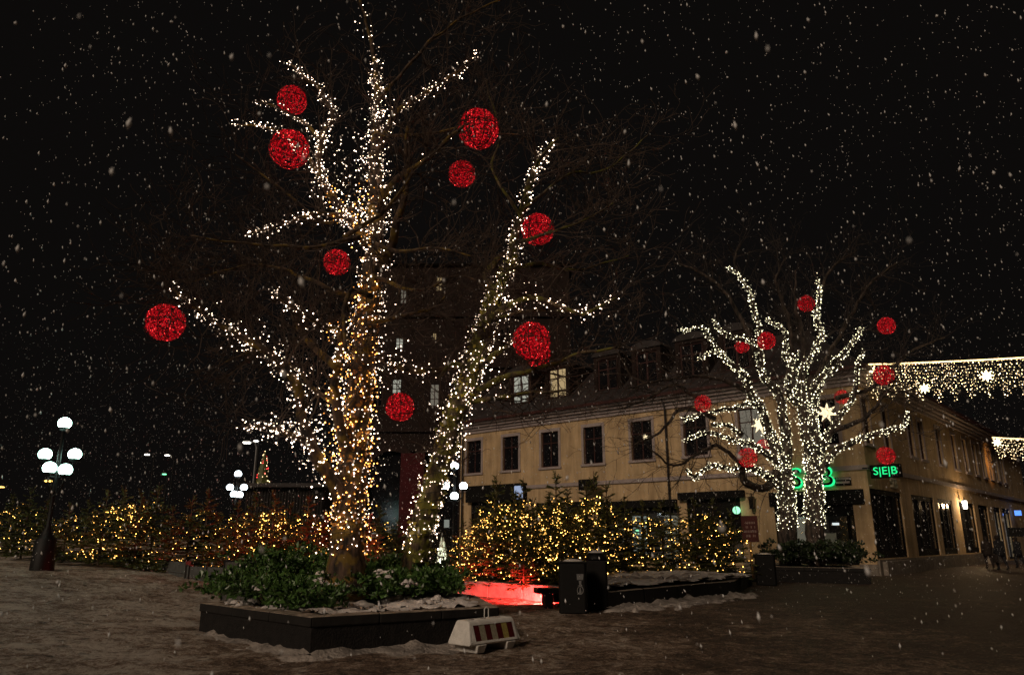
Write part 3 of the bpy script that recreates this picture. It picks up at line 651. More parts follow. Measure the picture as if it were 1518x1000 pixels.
# dark block down the side street
tb = thing('tall_street_building', 'tall dark building with piers at the end of the side street', 'building', C0 + XA * 15 + YA * 75, BROT)
b = MB(); b.bx(-14, 16, 0, 10, 0, 26); b.build('wall', 'far_dark', tb)
for i in range(8): MB().bx(-13.5 + i * 3.6, -12.8 + i * 3.6, -0.5, -0.005, 0, 26).build('pier', 'brick_trim', tb)
for i in range(7):
    for j in range(6): MB().bx(-12.2 + i * 3.6, -10.5 + i * 3.6, -0.06, -0.004, 3 + j * 3.7, 5.2 + j * 3.7).build('window', 'glass_dark', tb)
MB().bx(-14.5, 16.5, -0.7, 10.5, 26, 26.8).build('roof_slab', 'roof', tb)
# pavilion on the left
pv = thing('slatted_pavilion', 'low dark pavilion with upright boards beyond the left firs', 'building', (0, 0, 0))
pY = 50.0; xa, xb_ = P(365, 730, pY).x, P(480, 730, pY).x; gz = ground_z(xa, pY); zt2 = P(420, 722, pY).z
MB().bx(xa, xb_, pY, pY + 5, gz - 0.3, zt2).build('wall', 'far_dark', pv)
for i in range(26): MB().bx(xa + i * (xb_ - xa) / 26 + 0.03, xa + (i + 0.7) * (xb_ - xa) / 26, pY - 0.06, pY - 0.003, gz, zt2 - 0.1).build('board', 'far_dark', pv)
MB().bx(xa - 0.4, xb_ + 0.4, pY - 0.5, pY + 5.4, zt2, zt2 + 0.25).build('roof', 'roof', pv)

# ------------------------------------------------------------------ bulbs
def bulbs(name, pts, r, m, parent=None, kind='stuff', jit=0.25):
    b = MB()
    for p in pts: b.octa(p, r * random.uniform(1 - jit, 1 + jit))
    return b.build(name, m, parent, True, kind)

# ------------------------------------------------------------------ trees
class Tree:
    def __init__(s, name, label, base, bmat, tmat, cat='tree'):
        s.root = thing(name, label, cat, base); s.base = Vector(base); s.b, s.t = bmat, tmat; s.limbs = []; s.tw = MB(); s.lights = []
    def limb(s, pix, Y, wpx, name='limb', lit=0.0, twigs=0.0, sides=8, jit=0.02, tl=(0.5, 1.6), spread=1.0, lit0=0.0, wound=0.35):
        # pix: pixel polyline; Y: depth at start and end; wpx: widths in pixels along it
        n = len(pix); pts = []; rad = []
        for i, (x, y) in enumerate(pix):
            t = i / (n - 1); d = Y[0] + (Y[1] - Y[0]) * t
            pts.append(P(x, y, d)); w = wpx[0] + (wpx[1] - wpx[0]) * t ** 0.8 if len(wpx) == 2 else wpx[i]
            rad.append(max(0.008, 0.5 * w * d / FPX))
        return s.limb3(pts, rad, name, lit, twigs, sides, jit, tl, spread, lit0, wound)
    def limb3(s, pts, rad, name='limb', lit=0.0, twigs=0.0, sides=8, jit=0.02, tl=(0.5, 1.6), spread=1.0, lit0=0.0, wound=0.35):
        c, r = catmull(pts, rad, 0.16)
        c = [p + Vector((mn.noise(p * 2.1), mn.noise(p * 2.1 + Vector((9, 0, 0))), mn.noise(p * 2.1 + Vector((0, 9, 0))))) * jit * 3 * min(1, i / 3) for i, p in enumerate(c)]
        r = [q * (1 + 0.16 * mn.noise(p * 4)) for p, q in zip(c, r)]
        b = MB(); b.tube([p - s.base for p in c], r, sides); b.build(name, s.b, s.root, True)
        L = [0]
        for p, q in zip(c[:-1], c[1:]): L.append(L[-1] + (q - p).length)
        tot = L[-1]
        for k in range(int(tot * lit)):
            u = random.uniform(lit0, 1.0) * tot; i = min(range(len(L)), key=lambda j: abs(L[j] - u)) if len(L) < 40 else int(np.searchsorted(L, u)); i = min(i, len(c) - 1)
            t_ = (c[min(i + 1, len(c) - 1)] - c[max(i - 1, 0)]).normalized(); a_ = t_.orthogonal().normalized(); b_ = t_.cross(a_)
            if random.random() < wound: u = (k + random.uniform(-.3, .3)) / (tot * lit) * tot * (1 - lit0) + lit0 * tot; i = min(int(np.searchsorted(L, u)), len(c) - 1); ph = 2 * math.pi * u / 0.13 + random.gauss(0, .12); d = a_ * math.cos(ph) + b_ * math.sin(ph); s.lights.append(c[i].lerp(c[max(i - 1, 0)], random.random() * .5) + d * (r[i] * 1.08 + 0.02) + rv(0.012)); continue
            d = rv(); d.normalize()
            s.lights.append(c[i] + d * (r[i] * 1.08 + 0.02 + abs(random.gauss(0, 0.06)) * spread) + rv(0.035))
        for k in range(int(tot * twigs)):
            i = random.randrange(len(c) // 4, len(c)); t = (c[min(i + 1, len(c) - 1)] - c[i - 1]).normalized()
            d = (t * 0.7 + rv(0.6) + Vector((0, 0, 0.25))).normalized(); s.twig(c[i], d, random.uniform(*tl), min(r[i] * 0.4, 0.022), 2)
        return c, r
    def twig(s, p, d, L, r, lev):
        n = 5; pts = [p]; q = p.copy()
        for i in range(n):
            d = (d + rv(0.22) + Vector((0, 0, 0.03))).normalized(); q = q + d * (L / n); pts.append(q.copy())
        s.tw.tube([a - s.base for a in pts], [max(0.0045, r * (1 - 0.7 * i / n)) for i in range(n + 1)], 3, False)
        if lev:
            for k in range(3):
                i = random.randrange(1, n + 1); s.twig(pts[i], (d + rv(0.65)).normalized(), L * random.uniform(0.4, 0.75), r * 0.55, lev - 1)
    def finish(s): return s.tw.build('crown_twigs', s.t, s.root, False, 'stuff')
def leaves_on(path, rad, n, size, spread):
    b = MB()
    for k in range(n):
        i = random.randrange(len(path)); d = rv().normalized(); c = path[i] + d * (rad[i] * 1.03 + random.random() * spread) + Vector((0, 0, random.uniform(-0.1, 0.1)))
        a = rv().normalized(); e = a.cross(d)
        if e.length < 0.05: continue
        e.normalize(); a = (d * 0.4 + e.cross(d)).normalized(); s_ = size * random.uniform(0.6, 1.3)
        b.quad(c - a * s_, c + e * s_ * 0.6, c + a * s_, c - e * s_ * 0.6)
    return b

# main tree in the planter
B1 = Vector((-3.1, 14.1, 0.35))
T1 = Tree('lime_tree', 'tall bare tree in the planter, trunk and limbs wrapped in white lights', B1, 'bark', 'twig')
Y1 = 14.1
tc, tr = T1.limb([(515, 893), (514, 850), (517, 800), (520, 745), (524, 690), (530, 610), (541, 500), (550, 420), (556, 340), (556, 260), (558, 190), (558, 110), (546, 45), (528, -12)], (Y1, Y1 + 0.6), [70, 56, 46, 43, 42, 39, 33, 31, 27, 22, 15, 9, 5, 3], 'trunk', 0, 2.0, 14, 0.015)
tot = 0
for i in range(len(tc) - 1):
    seg = (tc[i + 1] - tc[i]).length; z = tc[i].z; y = proj(tc[i])[1]
    dens = 0 if y > 800 else (330 if y > 620 else 270 if y > 420 else 190 if y > 230 else 110 if y > 90 else 18)
    k = int(seg * dens + random.random())
    for _ in range(k):
        d = rv().normalized(); T1.lights.append(tc[i] + d * (tr[i] * 1.06 + 0.02 + abs(random.gauss(0, 0.10))) + rv(0.03))
def L1(*a, **k): return T1.limb(*a, **k)
L1([(506, 738), (486, 700), (462, 660), (445, 615), (437, 570), (412, 533), (372, 506), (332, 482), (292, 456), (254, 428)], (Y1, 12.6), (26, 4), lit=55, twigs=7, lit0=0.0, spread=1.6)
L1([(462, 660), (435, 645), (402, 636), (362, 630)], (13.6, 12.4), (13, 4), lit=75, twigs=6)
L1([(512, 660), (497, 600), (500, 545), (506, 490)], (Y1 - 0.1, 13.4), (20, 11), lit=60, twigs=4)
L1([(506, 490), (478, 482), (452, 466), (425, 452), (404, 436)], (13.4, 12.6), (9, 3), lit=60, twigs=9, spread=1.5)
L1([(500, 545), (470, 520), (445, 490), (435, 470)], (13.5, 14.6), (13, 6), lit=0, twigs=10)
L1([(546, 362), (522, 330), (496, 292), (472, 255), (478, 205), (492, 168), (470, 130), (445, 108), (428, 92)], (Y1 + 0.2, 15.4), (18, 3), lit=62, twigs=4, spread=1.5)
L1([(472, 255), (450, 225), (420, 198), (385, 185), (350, 184)], (14.7, 14.2), (8, 2.5), lit=50, twigs=2)
L1([(480, 215), (455, 185), (425, 165), (380, 150)], (15.0, 15.8), (7, 2.5), lit=32, twigs=2)
L1([(540, 335), (505, 322), (470, 316), (425, 330), (366, 347)], (Y1, 12.8), (12, 3), lit=55, twigs=7)
L1([(560, 232), (575, 190), (596, 160), (640, 132), (680, 104), (703, 82)], (Y1 + 0.4, 13.4), (13, 3), lit=42, twigs=5)
L1([(562, 305), (588, 264), (632, 238), (668, 206), (686, 188)], (Y1, 12.4), (13, 5), lit=5, twigs=7)
L1([(572, 392), (588, 330), (604, 268), (600, 220), (606, 180)], (Y1 - 0.2, 13.2), (17, 5), lit=0, twigs=6)
L1([(510, 352), (545, 330), (562, 318), (590, 290), (612, 255)], (13.6, 12.9), (9, 4), lit=0, twigs=6)
L1([(535, 352), (480, 362), (430, 366), (350, 360), (280, 350)], (13.4, 12.4), (9, 2.5), lit=0, twigs=8)
L1([(556, 362), (600, 372), (645, 368), (700, 378)], (13.6, 12.8), (8, 2.5), lit=0, twigs=9)
L1([(545, 500), (565, 530), (600, 547), (645, 549), (685, 540)], (Y1, 15.2), (15, 7), lit=26, twigs=6, spread=1.8)
L1([(552, 440), (520, 430), (510, 460), (515, 520)], (13.7, 12.9), (10, 6), lit=0, twigs=8)
L1([(540, 440), (480, 425), (420, 400), (350, 395), (280, 420)], (14.4, 15.6), (9, 2), lit=0, twigs=12, tl=(0.6, 1.8))
L1([(500, 600), (470, 580), (430, 540), (380, 520), (330, 540)], (13.8, 15.0), (9, 2), lit=0, twigs=12, tl=(0.6, 1.8))
L1([(560, 200), (620, 200), (690, 190), (770, 200)], (14.3, 13.6), (7, 2), lit=0, twigs=7)
L1([(560, 150), (640, 60), (700, 20), (780, -20)], (14.5, 15.2), (7, 2), lit=0, twigs=5)
L1([(556, 410), (620, 430), (680, 410), (740, 430)], (14.3, 13.0), (8, 2), lit=0, twigs=10)
L1([(545, 480), (590, 470), (640, 455), (660, 440)], (14.2, 13.2), (8, 3), lit=0, twigs=12)
L1([(528, 300), (490, 330), (440, 300), (380, 250), (350, 230)], (14.2, 13.4), (7, 2), lit=0, twigs=7)
ivb = leaves_on([p - B1 for p in tc if 410 < proj(p)[1] < 810], [q for p, q in zip(tc, tr) if 410 < proj(p)[1] < 810], 1100, 0.055, 0.06); ivb.build('dry_ivy', 'ivy_brown', T1.root, False, 'stuff')
def cluster(T, px, py, Y, n, w):
    c = P(px, py, Y)
    for _ in range(n): T.lights.append(c + Vector((random.gauss(0, w), random.gauss(0, w), random.gauss(0, w * 1.2))))
for (px, py, n, w) in ((533, 310, 90, 0.22), (520, 275, 55, 0.28), (540, 345, 45, 0.2), (506, 492, 40, 0.16), (500, 560, 40, 0.2), (478, 265, 35, 0.18), (470, 215, 25, 0.2), (560, 175, 25, 0.12), (530, 230, 40, 0.25), (505, 760, 40, 0.22), (480, 690, 30, 0.16), (470, 675, 45, 0.18), (456, 640, 40, 0.17), (442, 600, 40, 0.15), (438, 560, 40, 0.16), (415, 535, 30, 0.15), (375, 508, 26, 0.14), (300, 465, 14, 0.1), (400, 636, 26, 0.12), (485, 620, 30, 0.22), (560, 640, 14, 0.12), (552, 700, 14, 0.1), (400, 520, 25, 0.16), (340, 490, 14, 0.15), (590, 520, 22, 0.2)): cluster(T1, px, py, 13.9, n, w)
T1.finish()
# leaning mossy tree
B2 = P(611, 872, 15.6); B2.z = 0.4
T2 = Tree('leaning_tree', 'leaning mossy tree with white lights, beside the lamp with round globes', B2, 'bark_mossy', 'twig')
lc, lr = T2.limb([(604, 884), (612, 838), (630, 765), (652, 690), (682, 595), (713, 505), (738, 430), (758, 382), (770, 325), (788, 262), (806, 228), (828, 205)], (15.6, 14.4), [46, 39, 34, 32, 31, 29, 22, 15, 12, 10, 7, 3], 'trunk', 0, 4, 12, 0.02)
for i in range(len(lc) - 1):
    y = proj(lc[i])[1]; dens = 0 if y > 808 else (190 if y > 520 else 140 if y > 360 else 70)
    for _ in range(int((lc[i + 1] - lc[i]).length * dens + random.random())):
        d = rv().normalized(); T2.lights.append(lc[i] + d * (lr[i] * 1.08 + 0.02 + abs(random.gauss(0, 0.07))) + rv(0.02))
def L2(*a, **k): return T2.limb(*a, **k)
L2([(722, 478), (755, 452), (790, 440), (830, 452), (865, 468), (912, 440)], (15.0, 13.4), (13, 3), lit=28, twigs=6, spread=2)
L2([(722, 480), (770, 462), (830, 462), (885, 466)], (15.0, 14.2), (6, 2.5), lit=6, twigs=6)
L2([(695, 565), (720, 535), (755, 512), (770, 495)], (15.2, 14.2), (10, 6), lit=30, twigs=4, spread=2)
L2([(690, 590), (740, 562), (800, 545), (870, 520), (920, 518)], (15.3, 13.6), (11, 3), lit=0, twigs=8)
L2([(684, 600), (740, 588), (790, 580), (840, 580)], (15.3, 14.2), (9, 3), lit=3, twigs=9)
L2([(735, 440), (722, 405), (735, 385), (760, 370)], (14.8, 15.5), (16, 6), lit=0, twigs=8)
L2([(700, 545), (670, 540), (650, 560)], (15.1, 14.6), (9, 4), lit=12, twigs=5)
L2([(765, 360), (800, 350), (860, 330), (910, 300)], (14.6, 13.5), (7, 2), lit=0, twigs=9)
L2([(775, 310), (840, 260), (900, 250), (960, 200)], (14.6, 15.5), (6, 2), lit=0, twigs=9)
L2([(772, 320), (730, 250), (740, 200), (720, 120)], (14.6, 15.5), (6, 2), lit=0, twigs=8)
L2([(750, 400), (800, 390), (850, 400), (930, 380)], (14.6, 15.8), (7, 2), lit=0, twigs=9)
leaves_on([p - B2 for p in lc if proj(p)[1] < 830 and proj(p)[1] > 380], [q for p, q in zip(lc, lr) if 380 < proj(p)[1] < 830], 900, 0.06, 0.08).build('ivy', 'ivy', T2.root, False, 'stuff')
for (px, py, n, w) in ((745, 415, 16, 0.12), (750, 470, 24, 0.22), (700, 540, 26, 0.2), (730, 570, 18, 0.2), (800, 445, 14, 0.18), (660, 600, 8, .2)): cluster(T2, px, py, 15.0, n, w)
T2.finish()
# fairy lights of the two trees
am, wh = [], []
for p in T1.lights:
    px, py = proj(p)
    (am if (480 < px < 560 and py > 250 and random.random() < (0.42 if py > 420 else 0.25)) else wh).append(p)
f1 = thing('fairy_lights', 'white and amber fairy lights wound round the tall tree in the planter', 'string lights', B1)
bulbs('bulbs', [p - B1 for p in wh], 0.0115, 'bulb_white', f1, jit=0.45); bulbs('bulbs', [p - B1 for p in am], 0.0145, 'bulb_amber', f1)
def helix(path, rad, turns, r0=0.006):
    b = MB(); pts = []
    n = int(turns * 14)
    for k in range(n):
        u = k / (n - 1) * (len(path) - 1.001); i = int(u); f = u - i; c = path[i].lerp(path[i + 1], f); q = rad[i] * 1.05 + 0.012
        a = k / 14 * 2 * math.pi; pts.append(c + Vector((math.cos(a) * q, math.sin(a) * q, 0)))
    return b.tube(pts, r0, 3, False)
sel = [(p, q) for p, q in zip(tc, tr) if proj(p)[1] < 800]
helix([p - B1 for p, q in sel], [q for p, q in sel], 60).build('cable', 'wire', f1)
f2 = thing('fairy_lights', 'white fairy lights wound round the leaning mossy trunk', 'string lights', B2)
bulbs('bulbs', [p - B2 for p in T2.lights], 0.0115, 'bulb_white', f2, jit=0.45)
sel = [(p, q) for p, q in zip(lc, lr) if proj(p)[1] < 805]
helix([p - B2 for p, q in sel], [q for p, q in sel], 50).build('cable', 'wire', f2)

# forked tree on the right
B3 = Vector((12.0, 32.2, 0.4)); Y3 = 32.2
T3 = Tree('forked_tree', 'forked tree in front of the bank, densely wrapped in pale lights', B3, 'bark_dark', 'twig_dark')
def L3(*a, **k):
    k.setdefault('twigs', 1.4); k.setdefault('tl', (0.8, 2.4)); k.setdefault('jit', 0.03); k.setdefault('wound', 0.7); return T3.limb(*a, **k)
D = 52
L3([(1172, 838), (1168, 800), (1166, 745), (1162, 700), (1152, 668), (1140, 640)], (Y3, Y3), (30, 17), name='trunk', lit=D * 1.7, lit0=0.25, twigs=0)
L3([(1207, 838), (1209, 800), (1207, 740), (1205, 690), (1203, 645), (1196, 610)], (Y3, Y3), (30, 20), name='trunk', lit=D * 1.7, lit0=0.25, twigs=0)
L3([(1140, 640), (1130, 610), (1112, 580), (1100, 552), (1083, 540), (1056, 506), (1041, 487), (1006, 489)], (Y3, 30.5), (15, 4), lit=D)
L3([(1122, 508), (1092, 500), (1071, 492), (1057, 474)], (31.5, 30.6), (8, 4), lit=D * .7)
L3([(1165, 700), (1165, 650), (1160, 613), (1152, 577), (1131, 556), (1127, 521), (1125, 486), (1117, 456), (1106, 424), (1081, 395)], (Y3, 32.8), (18, 4), lit=D)
L3([(1200, 680), (1194, 620), (1190, 585), (1178, 552), (1165, 524), (1163, 490), (1136, 473)], (Y3, 33.6), (16, 5), lit=D)
L3([(1110, 562), (1085, 538), (1060, 522), (1036, 533)], (31.4, 30.2), (8, 4), lit=D * .8)
L3([(1206, 720), (1200, 670), (1191, 613), (1187, 576), (1193, 543), (1208, 521), (1219, 494), (1211, 472), (1214, 437), (1211, 413)], (Y3, 31.6), (20, 4), lit=D * 1.2)
L3([(1204, 650), (1210, 582), (1222, 555), (1241, 533), (1262, 510), (1279, 484)], (Y3, 33.2), (14, 4), lit=D)
L3([(1209, 690), (1225, 650), (1245, 616), (1267, 582), (1273, 544), (1280, 517)], (Y3, 31), (13, 4), lit=D * .8)
L3([(1206, 712), (1222, 692), (1240, 667), (1276, 650), (1310, 640), (1339, 630), (1346, 611)], (Y3, 30.6), (13, 5), lit=D)
L3([(1140, 640), (1128, 606), (1111, 598), (1084, 606), (1047, 611), (1014, 622)], (32, 30), (10, 4), lit=D * .8)
L3([(1158, 690), (1124, 662), (1095, 654), (1069, 646), (1047, 640), (1016, 653)], (32, 29.8), (11, 4), lit=D * .9)
L3([(1100, 644), (1084, 633), (1055, 627)], (31, 30.4), (8, 5), lit=D * .7)
L3([(1156, 722), (1137, 704), (1111, 694), (1084, 694), (1053, 690), (1032, 705), (1018, 698)], (32, 29.6), (12, 4), lit=D * .9)
L3([(1192, 600), (1175, 590), (1168, 560), (1180, 520)], (32.2, 31), (11, 6), lit=D)
L3([(1195, 600), (1215, 560), (1240, 545)], (32.2, 31), (11, 6), lit=D)
for pl_, yy, w in (([(1152, 700), (1135, 722), (1105, 714), (1098, 690)], (32, 30.8), (15, 9)), ([(1180, 600), (1170, 480), (1150, 420), (1165, 380)], (32.5, 33.5), (9, 2)), ([(1195, 580), (1190, 500), (1178, 450), (1180, 400)], (32, 33), (10, 2)), ([(1110, 580), (1060, 560), (1000, 560), (930, 575)], (31, 29.5), (9, 2)), ([(1060, 620), (1010, 605), (980, 640), (940, 660)], (30.5, 29.5), (8, 2)), ([(1050, 600), (1000, 570), (960, 590), (920, 605)], (30.5, 29), (7, 2)), ([(1230, 640), (1280, 620), (1320, 580), (1360, 590)], (31, 30), (9, 2)), ([(1240, 590), (1300, 570), (1350, 520), (1400, 500)], (32, 33), (8, 2)), ([(1210, 560), (1260, 470), (1290, 420), (1330, 390)], (32, 33), (8, 2)), ([(1120, 520), (1080, 440), (1030, 400), (1000, 390)], (32, 33.5), (8, 2)), ([(1100, 690), (1060, 660), (1000, 690), (960, 660)], (30.5, 29), (7, 2)), ([(1215, 440), (1230, 400), (1270, 370)], (31.8, 32.5), (6, 2)), ([(1110, 430), (1090, 390), (1100, 360)], (32.8, 33.5), (6, 2))):
    L3(pl_, yy, w, lit=0, twigs=4.2)
T3.finish()
f3 = thing('fairy_lights', 'pale yellow fairy lights covering the forked tree by the bank', 'string lights', B3)
bulbs('bulbs', [p - B3 for p in T3.lights], 0.019, 'bulb_right', f3)

# ------------------------------------------------------------------ red light balls
def ball_protos():
    out = []
    for k in range(3):
        b = MB()
        for i in range(1500):
            d = rv().normalized(); rr = random.uniform(0.90, 1.0); c = d * rr
            a = d.cross(rv()).normalized(); e = d.cross(a); s_ = random.uniform(0.03, 0.075); w = random.uniform(0.012, 0.022)
            b.quad(c - a * s_ - e * w, c + a * s_ - e * w + d * 0.01, c + a * s_ + e * w, c - a * s_ + e * w - d * 0.01)
        t = b.mesh('tinsel', 'tinsel')
        b = MB()
        for i in range(70): b.octa(rv().normalized() * random.uniform(0.93, 1.0), random.uniform(0.012, 0.026))
        bl = b.mesh('bulbs', 'bulb_red')
        b = MB()
        for ax in range(3):
            q = [0, R(90), R(55)][ax]; pts = [Vector((math.cos(u) * math.cos(q), math.cos(u) * math.sin(q), math.sin(u))) * 1.015 for u in np.linspace(0, 2 * math.pi, 33)]
            b.tube(pts, 0.022, 5, False)
        pts = [Vector((math.cos(u), math.sin(u), 0)) * 1.015 for u in np.linspace(0, 2 * math.pi, 33)]; b.tube(pts, 0.022, 5, False)
        fr = b.mesh('wire_frame', 'wire'); out.append((t, bl, fr))
    return out
BP = ball_protos()
balls = [
 (245, 478, 28.5, 12.9, 'red light ball at the far left, hanging below a lit branch tip'),
 (433, 149, 22, 15.6, 'dim red light ball half hidden by twigs, topmost in the tall tree'),
 (429, 221, 29.5, 13.6, 'red light ball upper left in the tall tree, under the dim one'),
 (709, 191, 30.5, 13.2, 'large red light ball highest on the right of the tall trunk'),
 (685, 258, 20.5, 15.8, 'smaller red light ball just below the large high one'),
 (797, 340, 24.5, 14.9, 'red light ball beside the upper end of the leaning trunk'),
 (499, 389, 20, 15.4, 'red light ball crossed by a dark branch left of the tall trunk'),
 (593, 603, 21.5, 15.6, 'red light ball between the tall trunk and the leaning trunk'),
 (788, 505, 28.5, 13.8, 'large red light ball right of the leaning trunk, front of a pair'),
 (797, 525, 20, 15.6, 'red light ball mostly hidden behind the large one by the leaning trunk'),
 (1195, 450, 12.5, 32.4, 'red light ball near the top of the forked tree'),
 (1314, 483, 13, 32.0, 'red light ball against dark sky above the light curtain'),
 (1100, 513, 10.5, 33.2, 'small red light ball half covered by lights, upper left forked tree'),
 (1136, 505, 13.5, 31.2, 'red light ball in the upper middle of the forked tree, left stem'),
 (1310, 556, 15, 30.2, 'red light ball in front of the hanging light curtain'),
 (1248, 588, 10.5, 32.6, 'small red light ball above the star window near the corner'),
 (1042, 598, 13, 30.0, 'red light ball at the left edge of the forked tree'),
 (1108, 678, 14.5, 30.2, 'red light ball low on the left of the forked tree'),
 (1132, 661, 10.5, 32.4, 'small red light ball behind the low left ball of the forked tree'),
 (1313, 675, 13.5, 30.6, 'red light ball just above the green bank sign'),
]
for i, (px, py, rp, Y, lab) in enumerate(balls):
    c = P(px, py, Y); dist = (c - Vector((0, 0, CH))).dot(Vector((0, ct, st))); r_ = rp * dist / FPX
    o = thing('light_ball', lab, 'light ball', c, random.uniform(0, 6), 'red light balls hung in the trees')
    t, bl, fr = BP[i % 3]
    for nm, me, kd in (('tinsel', t, 'stuff'), ('bulbs', bl, 'stuff'), ('wire_frame', fr, None)):
        q = link(bpy.data.objects.new(nm, me), o); q.scale = (r_, r_, r_)
        if kd: q['kind'] = kd
    MB().tube([(0, 0, r_), (0.02, 0.01, r_ + 0.45)], 0.008, 4).build('hanging_cord', 'wire', o)

# ------------------------------------------------------------------ front planter
A_, B_, C_ = G(463, 914, 0.56), G(737, 899, 0.56), G(299, 893, 0.56)
poly = [(A_.x, A_.y), (B_.x, B_.y), (-0.75, 15.6), (-1.7, 17.0), (-4.6, 17.2), (C_.x, C_.y)]
def inset(poly, d):
    n = len(poly); cx = sum(p[0] for p in poly) / n; cyy = sum(p[1] for p in poly) / n; out = []
    for i in range(n):
        p0, p1, p2 = Vector(poly[i - 1]), Vector(poly[i]), Vector(poly[(i + 1) % n])
        e1, e2 = (p1 - p0).normalized(), (p2 - p1).normalized(); n1, n2 = Vector((-e1.y, e1.x)), Vector((-e2.y, e2.x))
        m_ = (n1 + n2); m_ = m_ / max(0.35, m_.dot(n1)); q = p1 + m_ * d; out.append((q.x, q.y))
    return out
def ring_wall(b, outer, inner, z0, z1):
    n = len(outer)
    for i in range(n):
        j = (i + 1) % n; a, c = outer[i], outer[j]; d, e = inner[j], inner[i]
        b.quad((*a, z0), (*c, z0), (*c, z1), (*a, z1)); b.quad((*a, z1), (*c, z1), (*d, z1), (*e, z1)); b.quad((*d, z0), (*e, z0), (*e, z1), (*d, z1))
        b.quad((*a, z0), (*e, z0), (*d, z0), (*c, z0))
def planter(name, label, poly, h, z0=0.0, wall='stone_dark', wt=0.32, cop=0.03, base=-0.15, soil='soil'):
    o = thing(name, label, 'planter', (0, 0, 0))
    b = MB(); ring_wall(b, poly, inset(poly, wt), z0 + base, z0 + h - 0.14); b.build('wall', wall, o, bevel=0.02)
    outer = inset(poly, -cop); n = len(poly); inn = inset(poly, wt + 0.04)
    for i in range(n):                                  # coping stones, one run of blocks for each side
        a, c, d, e = Vector(outer[i]), Vector(outer[(i + 1) % n]), Vector(inn[(i + 1) % n]), Vector(inn[i])
        k = max(1, round((c - a).length / 1.25))
        for s_ in range(k):
            u0, u1 = s_ / k + 0.004 / max(1, (c - a).length), (s_ + 1) / k - 0.004 / max(1, (c - a).length)
            p = [a.lerp(c, u0), a.lerp(c, u1), e.lerp(d, u1), e.lerp(d, u0)]; dz = random.uniform(-0.004, 0.004)
            MB().prism(p, z0 + h - 0.138, z0 + h + dz).build('coping_stone', 'coping', o, bevel=0.018)
    ip = inset(poly, wt - 0.02)
    MB().quad(*[(*p, z0 + h - 0.06) for p in ip]).build('soil', soil, o)
    return o
planter('stone_planter', 'dark stone planter with snow and evergreen shrubs in the foreground', poly, 0.56)
# snow lying on the planter
def snow_patch(b, cx, cyy, z, rx, ry, h, seed, sides=18):
    k = len(b.v); rings = 5
    for i in range(rings + 1):
        f = i / rings
        for j in range(sides):
            a = 2 * math.pi * j / sides; w = 1 + 0.45 * mn.noise(Vector((math.cos(a) * 1.3 + seed, math.sin(a) * 1.3, seed * 0.7))) + 0.18 * mn.noise(Vector((math.cos(a) * 5 + seed, math.sin(a) * 5, 3)))
            x, y = cx + rx * f * w * math.cos(a), cyy + ry * f * w * math.sin(a)
            zz = z + h * (1 - f ** 2.2) * (1 + 0.5 * mn.noise(Vector((x * 4, y * 4, seed)))) - 0.01 * (f == 1)
            b.v.append((x, y, zz))
    for i in range(rings):
        for j in range(sides): j2 = (j + 1) % sides; b.f.append((k + i * sides + j, k + i * sides + j2, k + (i + 1) * sides + j2, k + (i + 1) * sides + j))
sp = MB(); inner = inset(poly, 0.22); idx = {}; stp = 0.065
xs0, ys0 = min(p[0] for p in inner), min(p[1] for p in inner)
def snow_h(x, y):
    q = Vector((x, y, 0)); return 0.10 * mn.noise(q * 1.5 + Vector((3, 1, 0))) + 0.07 * mn.noise(q * 4.1) + 0.04 * mn.noise(q * 11) + 0.005
def inside(p, poly):
    r_ = False; n = len(poly)
    for i in range(n):
        (x1_, y1_), (x2_, y2_) = poly[i], poly[(i + 1) % n]
        if (y1_ > p[1]) != (y2_ > p[1]) and p[0] < (x2_ - x1_) * (p[1] - y1_) / (y2_ - y1_) + x1_: r_ = not r_
    return r_
for iy in range(int(6.2 / stp)):
    for ix in range(int(5.8 / stp)):
        c = (xs0 + (ix + .5) * stp, ys0 + (iy + .5) * stp)
        if not inside(c, inner) or snow_h(*c) < -0.02: continue
        f = []
        for (dx, dy) in ((0, 0), (1, 0), (1, 1), (0, 1)):
            kk = (ix + dx, iy + dy)
            if kk not in idx:
                x, y = xs0 + kk[0] * stp + random.uniform(-.02, .02), ys0 + kk[1] * stp + random.uniform(-.02, .02); h_ = snow_h(x, y)
                idx[kk] = len(sp.v); sp.v.append((x, y, 0.545 + max(-0.07, 1.15 * h_)))
            f.append(idx[kk])
        sp.f.append(tuple(f))
for (px, py) in ((472, 858), (484, 848), (490, 866), (462, 868), (350, 890), (385, 866), (607, 860), (640, 888), (565, 845)):
    p = P(px, py, 13.4 if py > 855 else 14.0)
    for k in range(9): snow_patch(sp, p.x + random.gauss(0, .10), p.y + random.gauss(0, .10), p.z + random.gauss(0, .03) - .05, random.uniform(0.03, 0.09), random.uniform(0.03, 0.09), random.uniform(0.02, 0.06), random.random() * 50, 8)
so = sp.build('planter_snow', 'snow', None, True); so['kind'] = 'stuff'; so['label'] = 'patches of white snow lying in the foreground planter'; so['category'] = 'snow'
